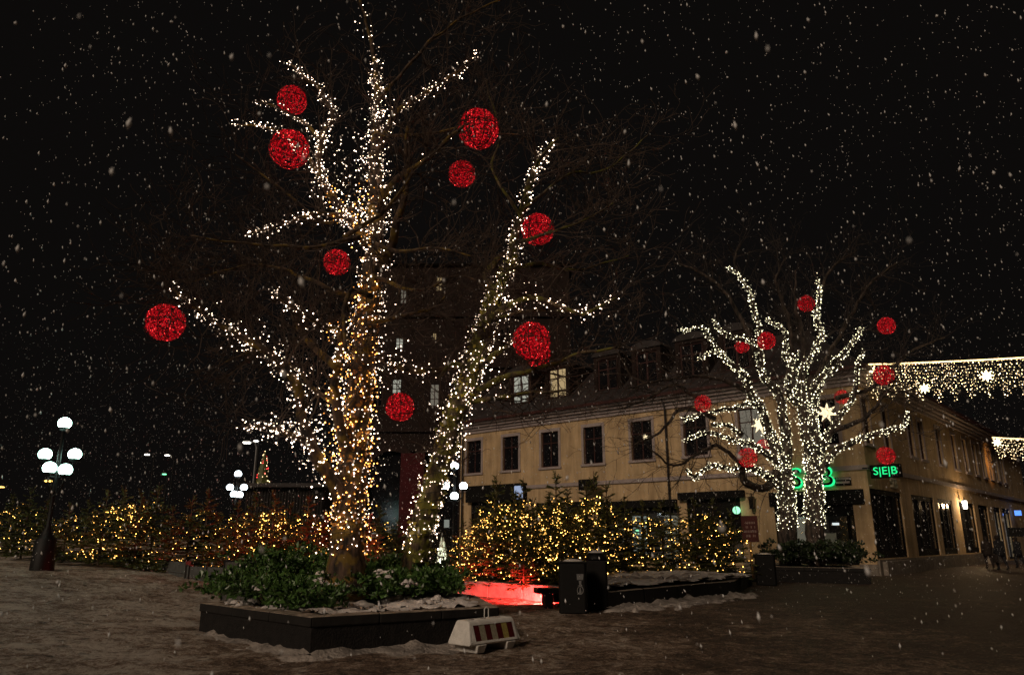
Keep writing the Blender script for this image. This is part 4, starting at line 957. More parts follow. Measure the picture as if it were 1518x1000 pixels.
# thin film of dirty snow along the coping is the coping's own dusting
# snow ridges pushed up against the planters
def ridge(poly, z0, idx, name, label, r=(0.04, 0.16), off=0.10, m='snow'):
    b = MB(); n = len(poly)
    for i in idx:
        a, c = Vector(poly[i]), Vector(poly[(i + 1) % n]); e = (c - a).normalized(); nrm = Vector((e.y, -e.x)); L = (c - a).length; k = int(L / 0.09)
        k0 = len(b.v); sd = 9
        for s_ in range(k + 1):
            p = a.lerp(c, s_ / k); q = Vector((p.x, p.y, 0)); w = off * (1.4 + 1.6 * mn.noise(q * 0.9) + 0.8 * mn.noise(q * 3)) ; w = max(0.05, w) + 0.06; hh = max(0.015, r[0] + (r[1] - r[0]) * (0.5 + 0.9 * mn.noise(q * 1.7) + 0.4 * mn.noise(q * 5)))
            for j in range(sd):
                f = j / (sd - 1); o_ = w * 2.2 * f; zz = hh * (1 - f) ** 0.8 * (1 + 0.35 * mn.noise(Vector((p.x * 5, p.y * 5, f * 4)))) - 0.03 * f
                b.v.append((p.x + nrm.x * o_, p.y + nrm.y * o_, z0 + zz + 0.01))
        for s_ in range(k):
            for j in range(sd - 1): b.f.append((k0 + s_ * sd + j, k0 + s_ * sd + j + 1, k0 + (s_ + 1) * sd + j + 1, k0 + (s_ + 1) * sd + j))
    o = b.build(name, m, None, True); o['kind'] = 'stuff'; o['label'] = label; o['category'] = 'snow'; return o
ridge(poly, 0.0, [0, 5], 'snow_bank', 'low bank of snow along the foot of the foreground planter', (0.03, 0.13), 0.12, 'snow_dirty')

cm = MB()
for k in range(10): snow_patch(cm, poly[0][0] + random.gauss(0.05, .16), poly[0][1] - 0.12 + random.gauss(0, .06), 0.0, random.uniform(.12, .3), random.uniform(.1, .18), random.uniform(.03, .08), random.random() * 40)
for k in range(26):
    i_ = random.choice((0, 5)); a_, c_ = Vector(poly[i_]), Vector(poly[(i_ + 1) % 6]); q_ = a_.lerp(c_, random.random()) + Vector((random.gauss(0, .1), -0.32 + random.gauss(0, .12))); snow_patch(cm, q_.x, q_.y, 0.0, random.uniform(.08, .28), random.uniform(.06, .16), random.uniform(.02, .06), random.random() * 40, 10)
cm = cm.build('snow_lumps', 'snow_dirty', None, True); cm['kind'] = 'stuff'; cm['label'] = 'loose lumps of snow around the front corner of the planter'; cm['category'] = 'snow'
# evergreen shrubs in the planter
def shrub_mesh(n, rx, ry, rz, leaf, seed):
    random.seed(seed); b = MB()
    cl = [(Vector((random.gauss(0, 0.42) * rx, random.gauss(0, 0.42) * ry, rz * random.uniform(0.25, 0.95))), random.uniform(0.10, 0.2)) for _ in range(int(n / 22))]
    for c, r_ in cl:
        for k in range(22):
            d = rv().normalized(); d.z = abs(d.z) * 0.8 + 0.1; d.normalize(); p = c + d * r_ * random.uniform(0.5, 1.1)
            if p.z < 0.02: p.z = 0.02
            a = (d + rv(0.5)).normalized(); e = a.cross(rv()).normalized(); s_ = leaf * random.uniform(0.6, 1.2); nn = a.cross(e) * s_ * 0.25
            b.quad(p - a * s_ * 0.2, p + a * s_ * 0.5 + e * s_ * 0.42 + nn, p + a * s_ * 1.15, p + a * s_ * 0.5 - e * s_ * 0.42 + nn)
    return b
shr = [((395, 868), 1.0, 0.85, 'tall'), ((432, 882), 0.9, 0.6, ''), ((350, 890), 0.75, 0.45, ''), ((440, 858), 0.95, 0.95, 'tall'), ((500, 893), 0.9, 0.50, ''), ((560, 890), 0.85, 0.50, ''), ((610, 885), 0.9, 0.55, ''), ((655, 886), 0.55, 0.50, ''), ((560, 868), 0.9, 0.65, ''), ((610, 866), 0.8, 0.75, ''), ((395, 895), 0.8, 0.45, ''), ((450, 903), 0.7, 0.34, '')]
slab = ['tall leafy evergreen shrub at the back left of the planter', 'leafy evergreen shrub left of the trunk in the planter', 'low evergreen shrub in the left corner of the planter', 'tall leafy evergreen shrub close behind the trunk, on its left', 'low evergreen shrub right in front of the tall trunk', 'low evergreen shrub just right of the tall trunk', 'evergreen shrub at the right front of the planter', 'small evergreen shrub at the right end of the planter', 'evergreen shrub behind the low ones right of the trunk', 'evergreen shrub at the foot of the leaning trunk', 'low evergreen shrub along the left front kerb of the planter', 'small low evergreen shrub at the front corner of the planter']
for i, ((px, py), w, h, _) in enumerate(shr):
    p = G(px, py, 0.54); p.y = min(p.y, 16.6)
    p = P(px, py, min(p.y, 15.9)); p.z = 0.50
    o = thing('evergreen_shrub', slab[i], 'shrub', p, 0, 'evergreen shrubs in the planter')
    cr = shrub_mesh(1500, w, w * 0.9, h, 0.085, 40 + i).build('foliage', 'shrub', o, False, 'stuff')
    st_ = MB()
    for k in range(7):
        e = Vector((random.gauss(0, 0.3) * w, random.gauss(0, 0.3) * w, h * random.uniform(0.5, 0.9))); st_.tube([(0, 0, -0.03), e * 0.5 + Vector((0, 0, 0.05)), e], [0.014, 0.010, 0.005], 4)
    st_.build('stems', 'twig_dark', o)
random.seed(77)
# grey board behind the planter
p = G(355, 868); p = P(355, 866, 17.6); p.z = ground_z(p.x, p.y)
bo = thing('grey_board', 'plain grey board standing behind the left end of the planter', 'board', p, R(6))
zt3 = P(355, 832, 17.6).z - p.z
MB().bx(-0.35, 0.35, -0.03, 0.03, 0.15, zt3).build('panel', 'board', bo, bevel=0.01)
MB().bx(-0.38, -0.351, -0.04, 0.04, -0.05, zt3 + 0.03).build('post', 'black', bo); MB().bx(0.351, 0.38, -0.04, 0.04, -0.05, zt3 + 0.03).build('post', 'black', bo); MB().bx(-0.351, 0.351, -0.04, 0.04, zt3 + 0.001, zt3 + 0.03).build('top_rail', 'black', bo)

# ------------------------------------------------------------------ road barrier
pb = Vector((-0.42, 12.32, 0.0))
ba = thing('traffic_barrier', 'white plastic barrier with red striped panel leaning at the planter corner', 'barrier', (pb.x, pb.y, 0.0), R(46))
ba.scale = (0.92, 0.92, 0.86)
b = MB(); L_, k = 0.60, 0
sec = [(-0.26, 0.13), (0.26, 0.13), (0.27, 0.17), (0.16, 0.50), (0.13, 0.53), (-0.13, 0.53), (-0.16, 0.50), (-0.27, 0.17)]
for x, sh in ((-L_, 1.0), (L_, 1.0)):
    for (y, z) in sec: b.v.append((x * (1 - 0.14 * (z - 0.13) / 0.4), y, z))
n = len(sec); b.f += [tuple(range(n)), tuple(n + n - 1 - i for i in range(n))] + [(i, n + i, n + (i + 1) % n, (i + 1) % n) for i in range(n)]
b.build('body', 'plastic', ba, False, None, 0.03)
for s_ in (-0.34, 0.34):
    MB().box((s_, 0, 0.07), (0.17, 0.50, 0.14), 0, 1.22).build('foot', 'plastic', ba, bevel=0.015)
def sface(y0s, t): return None
for side in (-1, 1):
    for i in range(7):
        x0 = -0.455 + i * 0.13; z0, z1 = 0.20, 0.455
        y0, y1 = 0.27 - 0.11 * (z0 - 0.17) / 0.33, 0.27 - 0.11 * (z1 - 0.17) / 0.33; e = 0.006
        q = [(x0 + 0.003, side * (y0 + e), z0), (x0 + 0.127, side * (y0 + e), z0), (x0 + 0.127, side * (y1 + e), z1), (x0 + 0.003, side * (y1 + e), z1)]
        q2 = [(p[0], p[1] - side * 0.02, p[2]) for p in q]
        m_ = MB(); m_.quad(*q); m_.quad(*q2[::-1])
        for a in range(4): m_.quad(q[a], q2[a], q2[(a + 1) % 4], q[(a + 1) % 4])
        m_.build('stripe_panel', 'refl_red' if i % 2 == 0 else ('refl_white' if i == 3 else 'refl_yellow' if i == 5 else 'refl_white'), ba)
    fr = MB(); w = 0.035
    for (xa, xb2, za, zb3) in ((-0.50, 0.50, 0.455, 0.49), (-0.50, 0.50, 0.165, 0.20), (-0.50, -0.46, 0.20, 0.455), (0.46, 0.50, 0.20, 0.455)):
        ya, yb = 0.27 - 0.11 * (za - 0.17) / 0.33, 0.27 - 0.11 * (zb3 - 0.17) / 0.33
        fr.quad((xa, side * (ya + 0.016), za), (xb2, side * (ya + 0.016), za), (xb2, side * (yb + 0.016), zb3), (xa, side * (yb + 0.016), zb3))
        fr.quad((xa, side * (ya + 0.016), za), (xb2, side * (ya + 0.016), za), (xb2, side * (ya - 0.02), za), (xa, side * (ya - 0.02), za)); fr.quad((xa, side * (yb + 0.016), zb3), (xb2, side * (yb + 0.016), zb3), (xb2, side * (yb - 0.02), zb3), (xa, side * (yb - 0.02), zb3))
    fr.build('panel_rim', 'plastic', ba)
for x in (-0.32, -0.05, 0.30): MB().lathe([(0.045, 0), (0.05, 0.006), (0.02, 0.008)], (x, 0, 0.5285), 12).build('filler_plug', 'trim', ba)
pts = [Vector((0.03 + 0.06 * math.cos(u) * (1 if abs(math.cos(u)) < 0.9 else 0.8), 0, 0.62 + 0.10 * math.sin(u))) for u in np.linspace(-1.3, math.pi + 1.3, 16)]
MB().tube(pts, 0.009, 6).build('lifting_loop', 'plastic', ba, True)

# ------------------------------------------------------------------ raised fir bed with the pale kerb, bins, bench, floodlight
q0, q1, q2, q3 = G(677, 881, 0), G(830, 893, 0), G(905, 905, 0), G(1091, 882, 0)
bed = [(q0.x, q0.y), (q1.x, q1.y), (q2.x - 0.1, q2.y), (q3.x, q3.y), (9.0, 29.2), (6.8, 31.5), (-0.6, 29.6)]
bd = thing('raised_bed', 'low walled bed holding the lit firs, snow on its right end', 'planter', (0, 0, 0))
BH = 0.42
inn = inset(bed, 0.28); n = len(bed)
for i in range(n):
    a, c, d, e = Vector(bed[i]), Vector(bed[(i + 1) % n]), Vector(inn[(i + 1) % n]), Vector(inn[i]); k = max(1, round((c - a).length / 1.5))
    for s_ in range(k):
        u0, u1 = s_ / k + 0.003, (s_ + 1) / k - 0.003
        MB().prism([a.lerp(c, u0), a.lerp(c, u1), e.lerp(d, u1), e.lerp(d, u0)], -0.1, BH + random.uniform(-0.006, 0.006)).build('kerb_stone', 'wall_stone' if i == 0 else 'coping', bd, bevel=0.02)
MB().quad(*[(*p, BH - 0.08) for p in inset(bed, 0.26)]).build('soil', 'soil', bd)
# lumpy snow on the right half of the bed
tb_ = [(2.25, 18.9), (6.55, 23.7), (8.0, 25.4), (5.6, 28.6), (2.6, 26.2), (1.6, 21.6)]
def inside(p, poly):
    r_ = False; n = len(poly)
    for i in range(n):
        (x1_, y1_), (x2_, y2_) = poly[i], poly[(i + 1) % n]
        if (y1_ > p[1]) != (y2_ > p[1]) and p[0] < (x2_ - x1_) * (p[1] - y1_) / (y2_ - y1_) + x1_: r_ = not r_
    return r_
bs = MB(); idx = {}
step = 0.16
for iy in range(int((29 - 18) / step)):
    for ix in range(int((9 - 1) / step)):
        c = (1 + ix * step + step / 2, 18 + iy * step + step / 2)
        if inside(c, tb_):
            f = []
            for (dx, dy) in ((0, 0), (1, 0), (1, 1), (0, 1)):
                kk = (ix + dx, iy + dy)
                if kk not in idx:
                    x, y = 1 + kk[0] * step + random.uniform(-.03, .03), 18 + kk[1] * step + random.uniform(-.03, .03); qn = Vector((x, y, 0))
                    idx[kk] = len(bs.v); bs.v.append((x, y, BH + 0.10 + 0.06 * mn.noise(qn * 0.9) + 0.06 * mn.noise(qn * 2.6) + 0.04 * abs(mn.noise(qn * 6))))
                f.append(idx[kk])
            bs.f.append(tuple(f))
o = bs.build('bed_snow', 'snow', None, True); o['kind'] = 'stuff'; o['label'] = 'lumpy trodden snow covering the right end of the fir bed'; o['category'] = 'snow'
ridge(bed, 0.0, [2], 'snow_bank', 'ragged snow bank along the dark kerb of the fir bed', (0.03, 0.15), 0.10, 'snow_dirty')
bl_ = MB()
for k in range(110):
    u_ = random.random(); q_ = Vector(bed[2]).lerp(Vector(bed[3]), u_) + Vector((0.06 + abs(random.gauss(0, .35)), -0.05 - abs(random.gauss(0, .32)))); snow_patch(bl_, q_.x, q_.y, 0.0, random.uniform(.06, .3), random.uniform(.06, .2), random.uniform(.02, .09), random.random() * 40, 10)
for k in range(70):
    q_ = (random.uniform(2.2, 7.4), random.uniform(19, 28))
    if inside(q_, tb_): snow_patch(bl_, q_[0], q_[1], BH + 0.08, random.uniform(.06, .3), random.uniform(.06, .25), random.uniform(.04, .13), random.random() * 40, 10)
bl_ = bl_.build('snow_lumps', 'snow_dirty', None, True); bl_['kind'] = 'stuff'; bl_['label'] = 'loose lumps of snow on and along the fir bed'; bl_['category'] = 'snow'
# bins
def bin_(px, py, Y, w, h, label, emblem, cap):
    p = P(px, py, Y); p.z = 0
    o = thing('litter_bin', label, 'bin', p, math.atan2(p.y, p.x) - R(90))
    b = MB(); b.prism([(w / 2 * sx_ * (1 if abs(sy_) > 0.5 else 1), w / 2 * sy_) for sx_, sy_ in ((-1, -.86), (-.86, -1), (.86, -1), (1, -.86), (1, .86), (.86, 1), (-.86, 1), (-1, .86))], 0.03, h)
    b.build('body', 'black_paint', o, bevel=0.02)
    MB().bx(-w / 2 * .9, w / 2 * .9, -w / 2 * .9, w / 2 * .9, -0.05, 0.029).build('base', 'black', o)
    if cap == 'dome': MB().lathe([(w * .52, 0), (w * .52, .05), (w * .40, .14), (w * .15, .2)], (0, 0, h + 0.002), 18).build('lid', 'black_paint', o, True)
    else: MB().bx(-w / 2 - .02, w / 2 + .02, -w / 2 - .02, w / 2 + .02, h + 0.002, h + 0.05).build('lid', 'black_paint', o, bevel=0.015)
    b = MB(); snow_patch(b, 0, 0, h + (0.19 if cap == 'dome' else 0.05), w * .36, w * .34, 0.05, px); s = b.build('snow_cap', 'snow', o, True)
    if emblem:
        e = MB(); y = -w / 2 - 0.004; cx = w * 0.26; cz = h * 0.70
        for i in range(5): e.quad((cx - .07 + i * .028, y, cz), (cx - .042 + i * .028, y, cz), (cx - .05 + i * .032, y, cz + .11), (cx - .075 + i * .032, y, cz + .11))
        e.quad((cx - .07, y, cz - .02), (cx + .07, y, cz - .02), (cx + .07, y, cz - .004), (cx - .07, y, cz - .004))
        e.quad((cx - .02, y, cz - .12), (cx + .02, y, cz - .12), (cx + .03, y, cz - .04), (cx - .03, y, cz - .04)); e.quad((cx - .06, y, cz - .15), (cx + .06, y, cz - .15), (cx + .02, y, cz - .125), (cx - .02, y, cz - .125))
        for i in range(14):
            t0, t1 = 2 * math.pi * i / 14, 2 * math.pi * (i + 1) / 14
            e.quad(*[(cx + r_ * math.cos(t) * .8, y, cz - .24 + r_ * math.sin(t)) for r_, t in ((.075, t0), (.095, t0), (.095, t1), (.075, t1))])
        e.quad((cx - .03, y, cz - .31), (cx + .03, y, cz - .31), (cx + .012, y, cz - .18), (cx - .012, y, cz - .18))
        e.build('emblem', 'grey_metal', o)
    return o
g1 = G(850, 911, 0.0); bin_(850, 911, g1.y + 0.3, 0.64, 1.10, 'front black litter bin with grey crown emblem and a little snow', True, 'flat')
g2 = G(884, 905, 0.0); bin_(886, 905, g2.y + 0.3, 0.52, 1.14, 'domed black litter bin behind the one with the emblem', False, 'dome')
# bench
p0, p1 = G(806, 903, 0.0), G(870, 900, 0.0)
be = thing('bench', 'dark plank bench in front of the red lit kerb, beside the bins', 'bench', (1.52, 19.72, 0), R(10))
for k in range(4): MB().bx(-0.95, 0.95, -0.24 + k * 0.122, -0.13 + k * 0.122, 0.34, 0.46).build('seat_plank', 'black_paint', be, bevel=0.01)
for x in (-0.65, 0.65): MB().box((x, 0, 0.16), (0.20, 0.40, 0.36)).build('leg', 'stone_dark', be, bevel=0.02)
# red floodlight on the ground
def floodlight(loc, aim, label, power, size=150, colr=(1, 0.035, 0.03)):
    o = thing('floodlight', label, 'floodlight', loc); d = (Vector(aim) - Vector(loc)).normalized()
    qd = d.to_track_quat('Y', 'Z').to_matrix().to_4x4()
    def rot(b):
        b.v = [tuple(qd @ Vector(v) + Vector((0, 0, 0.18))) for v in b.v]; return b
    rot(MB().box((0, 0, 0), (0.26, 0.10, 0.2), 0, 1)).build('housing', 'black', o, bevel=0.01)
    rot(MB().bx(-0.11, 0.11, 0.052, 0.056, -0.08, 0.08)).build('lens', 'bulb_red', o)
    MB().tube([(-0.15, 0, 0.2), (-0.15, 0, 0.03), (0.15, 0, 0.03), (0.15, 0, 0.2)], 0.012, 5).build('bracket', 'black', o)
    MB().box((0, 0, 0.015), (0.2, 0.14, 0.03)).build('base_plate', 'black', o)
    L = bpy.data.lights.new('floodlight_beam', 'SPOT'); L.energy = power; L.color = colr; L.spot_size = R(size); L.spot_blend = 0.9; L.shadow_soft_size = 0.06
    lo = link(bpy.data.objects.new('floodlight_beam', L), o); lo.location = Vector((0, 0, 0.18)) + d * 0.10; lo.rotation_euler = (-d).to_track_quat('Z', 'Y').to_euler()
    return o
floodlight((1.15, 20.2, 0.0), (0.05, 21.5, -0.80), 'red floodlight on the snow behind the bench', 7500, 106)

# ------------------------------------------------------------------ firs
def fir_proto(H, seed, sparse=1.0):
    random.seed(seed); nb = MB(); wb_ = MB(); bl = []
    wb_.tube([(0, 0, -0.1), (0, 0, H * 0.5), (0, 0, H)], [0.045, 0.03, 0.006], 6)
    z = 0.12; base = H * 0.34
    def spray(p, d, L, lev):
        side = d.cross(Vector((0, 0, 1)))
        side = side.normalized() if side.length > 0.1 else Vector((1, 0, 0))
        wb_.tube([p, p + d * L], [0.009, 0.004], 3, False)
        m_ = max(4, int(L / 0.036))
        for k in range(m_):
            f = (k + 0.5) / m_; c = p + d * L * f
            for s_ in (-1, 1):
                a = (d * 0.75 + side * s_ * 0.75 + rv(0.22)).normalized(); l_ = random.uniform(0.06, 0.11); w = a.cross(rv()).normalized() * 0.017
                nb.quad(c - w, c + w, c + a * l_)
        if lev:
            for k in range(max(2, int(L / 0.17))):
                f = random.uniform(0.25, 0.95); s_ = random.choice((-1, 1)); spray(p + d * L * f, (d * 0.8 + side * s_ * 0.75 + rv(0.12)).normalized(), L * 0.42 * (1.1 - f) + 0.10, 0)
    while z < H * 0.96:
        f = z / H; R_ = base * (1 - f) ** 0.8 + 0.05
        for k in range(max(3, int((11 - 4 * f) * sparse) if f < 0.66 else 3)):
            a = random.uniform(0, 2 * math.pi); up = -0.12 + 0.75 * f + random.uniform(-0.15, 0.15); d = Vector((math.cos(a), math.sin(a), up)).normalized(); L = R_ * random.uniform(0.7, 1.15) * (1 if f < 0.66 else 0.75)
            spray(Vector((0, 0, z)), d, L, 1 if f < 0.85 else 0)
            if f < 0.74:
                for _ in range(random.choice((0, 0, 0, 1, 1, 1, 2))): bl.append(Vector((0, 0, z)) + d * L * random.uniform(0.45, 1.02) + rv(0.03))
        z += random.uniform(0.11, 0.17) * H / 2.6
    for k in range(3):
        a = random.uniform(0, 6.3); d = Vector((math.cos(a) * .5, math.sin(a) * .5, 1)).normalized(); spray(Vector((0, 0, H * random.uniform(.84, .93))), d, random.uniform(.15, .35), 0)
    out = []
    for var in range(3):
        b = MB(); N = (165, 95, 48)[var]; turns = random.uniform(4, 6); ph = random.uniform(0, 6.3)
        for k in range(N):
            f = 0.08 + 0.66 * k / N + random.gauss(0, .012); a = ph + turns * 2 * math.pi * (k / N) ** 0.85 + random.gauss(0, .18)
            if mn.noise(Vector((f * 5, math.cos(a) * 1.3 + seed, math.sin(a) * 1.3))) < (-0.25, -0.08, 0.0)[var]: continue
            rr = (base * (1 - f) ** 0.8 + 0.05) * random.uniform(0.62, 1.08)
            b.octa((rr * math.cos(a), rr * math.sin(a), f * H + random.gauss(0, .05)), random.uniform(0.008, (0.021, 0.019, 0.017)[var]))
        out.append(b.mesh('bulbs', 'bulb_gold'))
    return nb.mesh('needles', 'needle'), wb_.mesh('trunk', 'fir_wood'), out
FP = [fir_proto(2.7, 100 + k, (1.0, 0.85, 1.1, 0.75)[k]) for k in range(4)]
ORD = ['first', 'second', 'third', 'fourth', 'fifth', 'sixth', 'seventh', 'eighth', 'ninth', 'tenth', 'eleventh', 'twelfth', 'thirteenth', 'fourteenth', 'fifteenth', 'sixteenth', 'seventeenth', 'eighteenth', 'nineteenth', 'twentieth', 'twenty-first', 'twenty-second', 'twenty-third', 'twenty-fourth', 'twenty-fifth']
def fir(i, x, y, z, h, lab, lablight, group, lit=1):
    nd, tk, bls = FP[i % 4]; bl = bls[lit - 1] if lit else None; s = h / 2.7; rz = random.uniform(0, 6.28)
    o = thing('fir_tree', lab, 'fir tree', (x, y, z), rz, group); o.scale = (s, s, s)
    link(bpy.data.objects.new('trunk', tk), o); q = link(bpy.data.objects.new('crown_needles', nd), o); q['kind'] = 'stuff'
    if lit:
        l_ = link(bpy.data.objects.new('fairy_lights', bl)); l_.location = (x, y, z); l_.rotation_euler = (0, 0, rz); l_.scale = (s, s, s)
        tag(l_, lablight, 'string lights', 'gold light strings on the firs'); l_['kind'] = 'stuff'
    return o
random.seed(31)
right = [(686, 24.5, 2.1), (708, 24.0, 2.5), (733, 23.6, 2.9), (762, 23.9, 3.1), (790, 23.0, 2.7), (776, 25.6, 3.6), (815, 23.4, 2.9), (843, 24.4, 3.2), (872, 25.0, 3.4), (903, 27.2, 3.6), (930, 27.6, 3.1), (957, 28.0, 2.9), (985, 28.2, 3.0), (1010, 28.6, 2.8), (1035, 28.3, 3.1), (1063, 28.6, 3.0), (1090, 28.4, 2.6), (826, 26.6, 3.9), (735, 26.4, 3.7), (884, 29.0, 4.1)]
right.sort()
for k, (px, Y, h) in enumerate(right):
    p = P(px, 850, Y)
    fir(k, p.x, p.y, BH - 0.1, h * 0.94, f'lit green fir in the raised bed right of the planter, {ORD[k]} from the left', f'gold lights on the {ORD[k]} fir from the left in the raised bed', 'firs in the raised bed', 1 if px < 890 else 2)
# bare, red lit little fir close to the floodlight
p = P(776, 868, 21.9); fir(3, p.x, p.y, BH - 0.1, 1.5, 'small unlit fir reddened by the floodlight behind the pale kerb', '', 'firs in the raised bed', 0)
left = [(4, 29, 2.3, 2), (30, 28.5, 2.5, 3), (56, 28, 2.1, 3), (92, 27.0, 2.0, 2), (120, 28, 2.2, 3), (146, 27, 2.5, 2), (172, 27.5, 2.7, 1), (198, 26.6, 2.6, 2), (222, 28, 2.9, 3), (248, 26.4, 2.1, 3), (276, 26.6, 2.5, 3), (300, 27.5, 2.8, 3), (322, 26.4, 2.0, 3), (346, 26, 2.4, 2), (372, 27.5, 2.8, 2), (400, 27, 2.9, 1), (425, 27.5, 2.6, 2), (452, 27, 2.8, 2), (478, 27.6, 2.3, 2), (560, 29, 2.7, 2), (588, 29.5, 2.2, 3), (545, 27, 2.3, 2)]
left.sort()
for k, (px, Y, h, lv) in enumerate(left):
    p = P(px, 830, Y); z = ground_z(p.x, p.y)
    fir(k + 1, p.x, p.y, z + 0.15, h, f'green fir with gold lights in the long row behind the planter, {ORD[k]} from the left', f'gold lights on the {ORD[k]} fir from the left in the long row', 'firs in the long left row', lv)
# low box walls in front of the left row
for (pa, ya, pb2, yb2, lab) in ((84, 827, 186, 838, 'low pale timber box at the foot of the left firs, by the lamp'), (192, 836, 274, 857, 'low timber box at the foot of the firs, middle of the left row'), (280, 858, 330, 866, 'low timber box end behind the grey board')):
    a, c = G(pa, ya), G(pb2, yb2); z = min(a.z, c.z); e = (c - a); e.z = 0; L_ = e.length; rz = math.atan2(e.y, e.x); m_ = (a + c) / 2
    o = thing('fir_box', lab, 'planter box', (m_.x, m_.y, z), rz)
    for k in range(2): MB().bx(-L_ / 2, L_ / 2, 0.0, 0.07, -0.2 + k * 0.35, 0.14 + k * 0.35).build('side_board', 'board', o, bevel=0.01)
    for x in (-L_ / 2 - 0.04, 0, L_ / 2 + 0.04): MB().bx(x - 0.035, x + 0.035, -0.05, 0.12 if x else -0.003, -0.2, 0.53).build('corner_post', 'board', o)
# red glow among the left firs
for (px, Y, lab) in ((232, 30.0, 'red floodlight shining up among the left firs'), (425, 30.0, 'red floodlight under the firs left of the tall trunk')):
    p = P(px, 840, Y); z = ground_z(p.x, p.y); floodlight((p.x, p.y, z), (p.x, p.y + 0.3, z + 3), lab, 45, 70)

# ------------------------------------------------------------------ globe lamps
def globe_lamp(base, H, label, gm, heads, r_=0.22, glow=None, fat=1.0):
    o = thing('street_lamp', label, 'street lamp', base, 0)
    MB().lathe([(0.34 * fat, -0.2), (0.34 * fat, 0.0), (0.30 * fat, 0.9), (0.20 * fat, 1.0), (0.15, 1.15), (0.075, 1.3), (0.06, H - 1.6), (0.09, H - 1.55), (0.06, H - 1.45), (0.045, H - r_)], (0, 0, 0), 12).build('pole', 'black', o, True)
    for (x, y, z) in [(0, 0, H)] + heads:
        g = MB().sphere((x, y, z), r_, 20, 12, 0.94).build('globe', gm, o, True)
        MB().lathe([(0.04, -r_ * 1.25), (0.12, -r_ * 1.05), (0.16, -r_ * .80), (0.17, -r_ * .72)], (x, y, z), 14).build('globe_cup', 'black', g)
        bnd = MB(); pts = [(x + r_ * 1.0 * math.cos(u) * 0.985, y + r_ * math.sin(u) * 0.985, z - 0.05) for u in np.linspace(0, 2 * math.pi, 25)]; bnd.tube(pts, 0.008, 4, False); bnd.build('globe_band', 'black', g)
        if x or y: MB().tube([(0, 0, z - 0.75), (x * .5, y * .5, z - 0.72), (x * .9, y * .9, z - 0.5), (x, y, z - r_ * 1.2)], 0.028, 6).build('arm', 'black', o, True)
    return o
p = G(65, 836); p = P(66, 836, 24.0); p.z = ground_z(p.x, p.y)
topz = P(96, 627, 24.0).z - p.z
hz = lambda px, py, Y=24.0: (P(px, py, Y).x - P(96, 627, 24.0).x, P(px, py, Y).z - p.z)
p.x = P(96, 627, 24.0).x
hd = []
for (px, py, yy) in ((67, 673, 0.25), (111, 673, 0.25), (73.5, 693, -0.45), (97, 696, -0.6)):
    x, z = hz(px, py, 24.0 + yy); hd.append((x, yy, z))
globe_lamp(tuple(p), topz, 'tall black lamp with five round globes at the left edge', 'globe', hd, 0.20)
def lamp_at(ptop, heads, Y, label, gm, r_):
    t = P(*ptop, Y); z0 = ground_z(t.x, Y); base = Vector((t.x, Y, z0)); hh = []
    for (px, py, yy) in heads: q = P(px, py, Y + yy); hh.append((q.x - t.x, yy, q.z - z0))
    return globe_lamp(tuple(base), t.z - z0, label, gm, hh, r_)
lamp_at((353, 702), [(341, 722, 0.2), (361.5, 722, 0.2), (347, 732, -0.4), (355, 733, -0.5)], 37, 'distant lamp with five round globes left of the tall trunk', 'globe_blue', 0.17)
lamp_at((674, 690), [(660, 720, 0.1), (687, 720, 0.1), (673.5, 735, -0.5)], 37, 'lamp with four round globes right of the leaning trunk', 'globe_blue', 0.20)
# distant street lights
def far_lamp(px, py, Y, label, m_, arm=0.9, pole=True, w=0.5):
    t = P(px, py, Y); z0 = ground_z(t.x, Y); o = thing('street_light', label, 'street light', (t.x, Y, z0)); h = t.z - z0
    MB().tube([(arm, 0, -0.2), (arm, 0, h - 0.4), (arm * .8, 0, h), (0, 0, h + 0.08)], [0.09, 0.06, 0.05, 0.04], 6).build('pole', 'grey_metal' if Y < 60 else 'black', o)
    MB().box((0, 0, h + 0.06), (w, 0.3, 0.10), 0, 0.7).build('housing', 'grey_metal', o); MB().box((0, 0, h - 0.04), (w * .9, 0.26, 0.09), 0, 1.1).build('luminaire', m_, o)
far_lamp(366, 655, 55, 'bright floodlight on a pole above the distant globe lamp', 'street_white', 0.75)
far_lamp(380, 653, 62, 'second pole light just right of the bright one', 'street_white', 0.2, w=0.35)
far_lamp(218, 673, 90, 'faint street light over the left firs, left of two', 'street_white', 0.9)
far_lamp(248, 674, 92, 'faint street light over the left firs, right of two', 'street_white', 0.9)
far_lamp(244, 702, 80, 'green signal light far off above the left firs', 'street_green', 0.3, w=0.4)
far_lamp(2, 721, 80, 'amber light at the left edge of the picture', 'street_amber', -0.5)
far_lamp(72, 712, 60, 'row of small amber lights far behind the left lamp', 'street_amber', 0.3, w=0.5)
# far lit christmas tree, red and white
p = P(388, 728, 66); z0 = ground_z(p.x, 66)
o = thing('far_christmas_tree', 'far narrow christmas tree with white and red lights', 'christmas tree', (p.x, 66, z0)); hT = P(388, 668, 66).z - z0
b1 = []; b2 = []
for k in range(90):
    f = random.random() ** 0.8; a = random.uniform(0, 6.3); rr = 1.15 * (1 - f) + 0.08; (b1 if random.random() < .72 else b2).append(Vector((rr * math.cos(a), rr * math.sin(a), 2 + (hT - 2) * f)))
MB().lathe([(0.15, -0.2), (0.15, 1.6), (1.1, 1.8), (0.8, 3.2), (0.4, hT - 1.5), (0.03, hT)], (0, 0, 0), 9).build('crown', 'needle', o)
bulbs('bulbs', b1, 0.04, 'bulb_curtain', o); bulbs('bulbs', b2, 0.06, 'bulb_red', o)

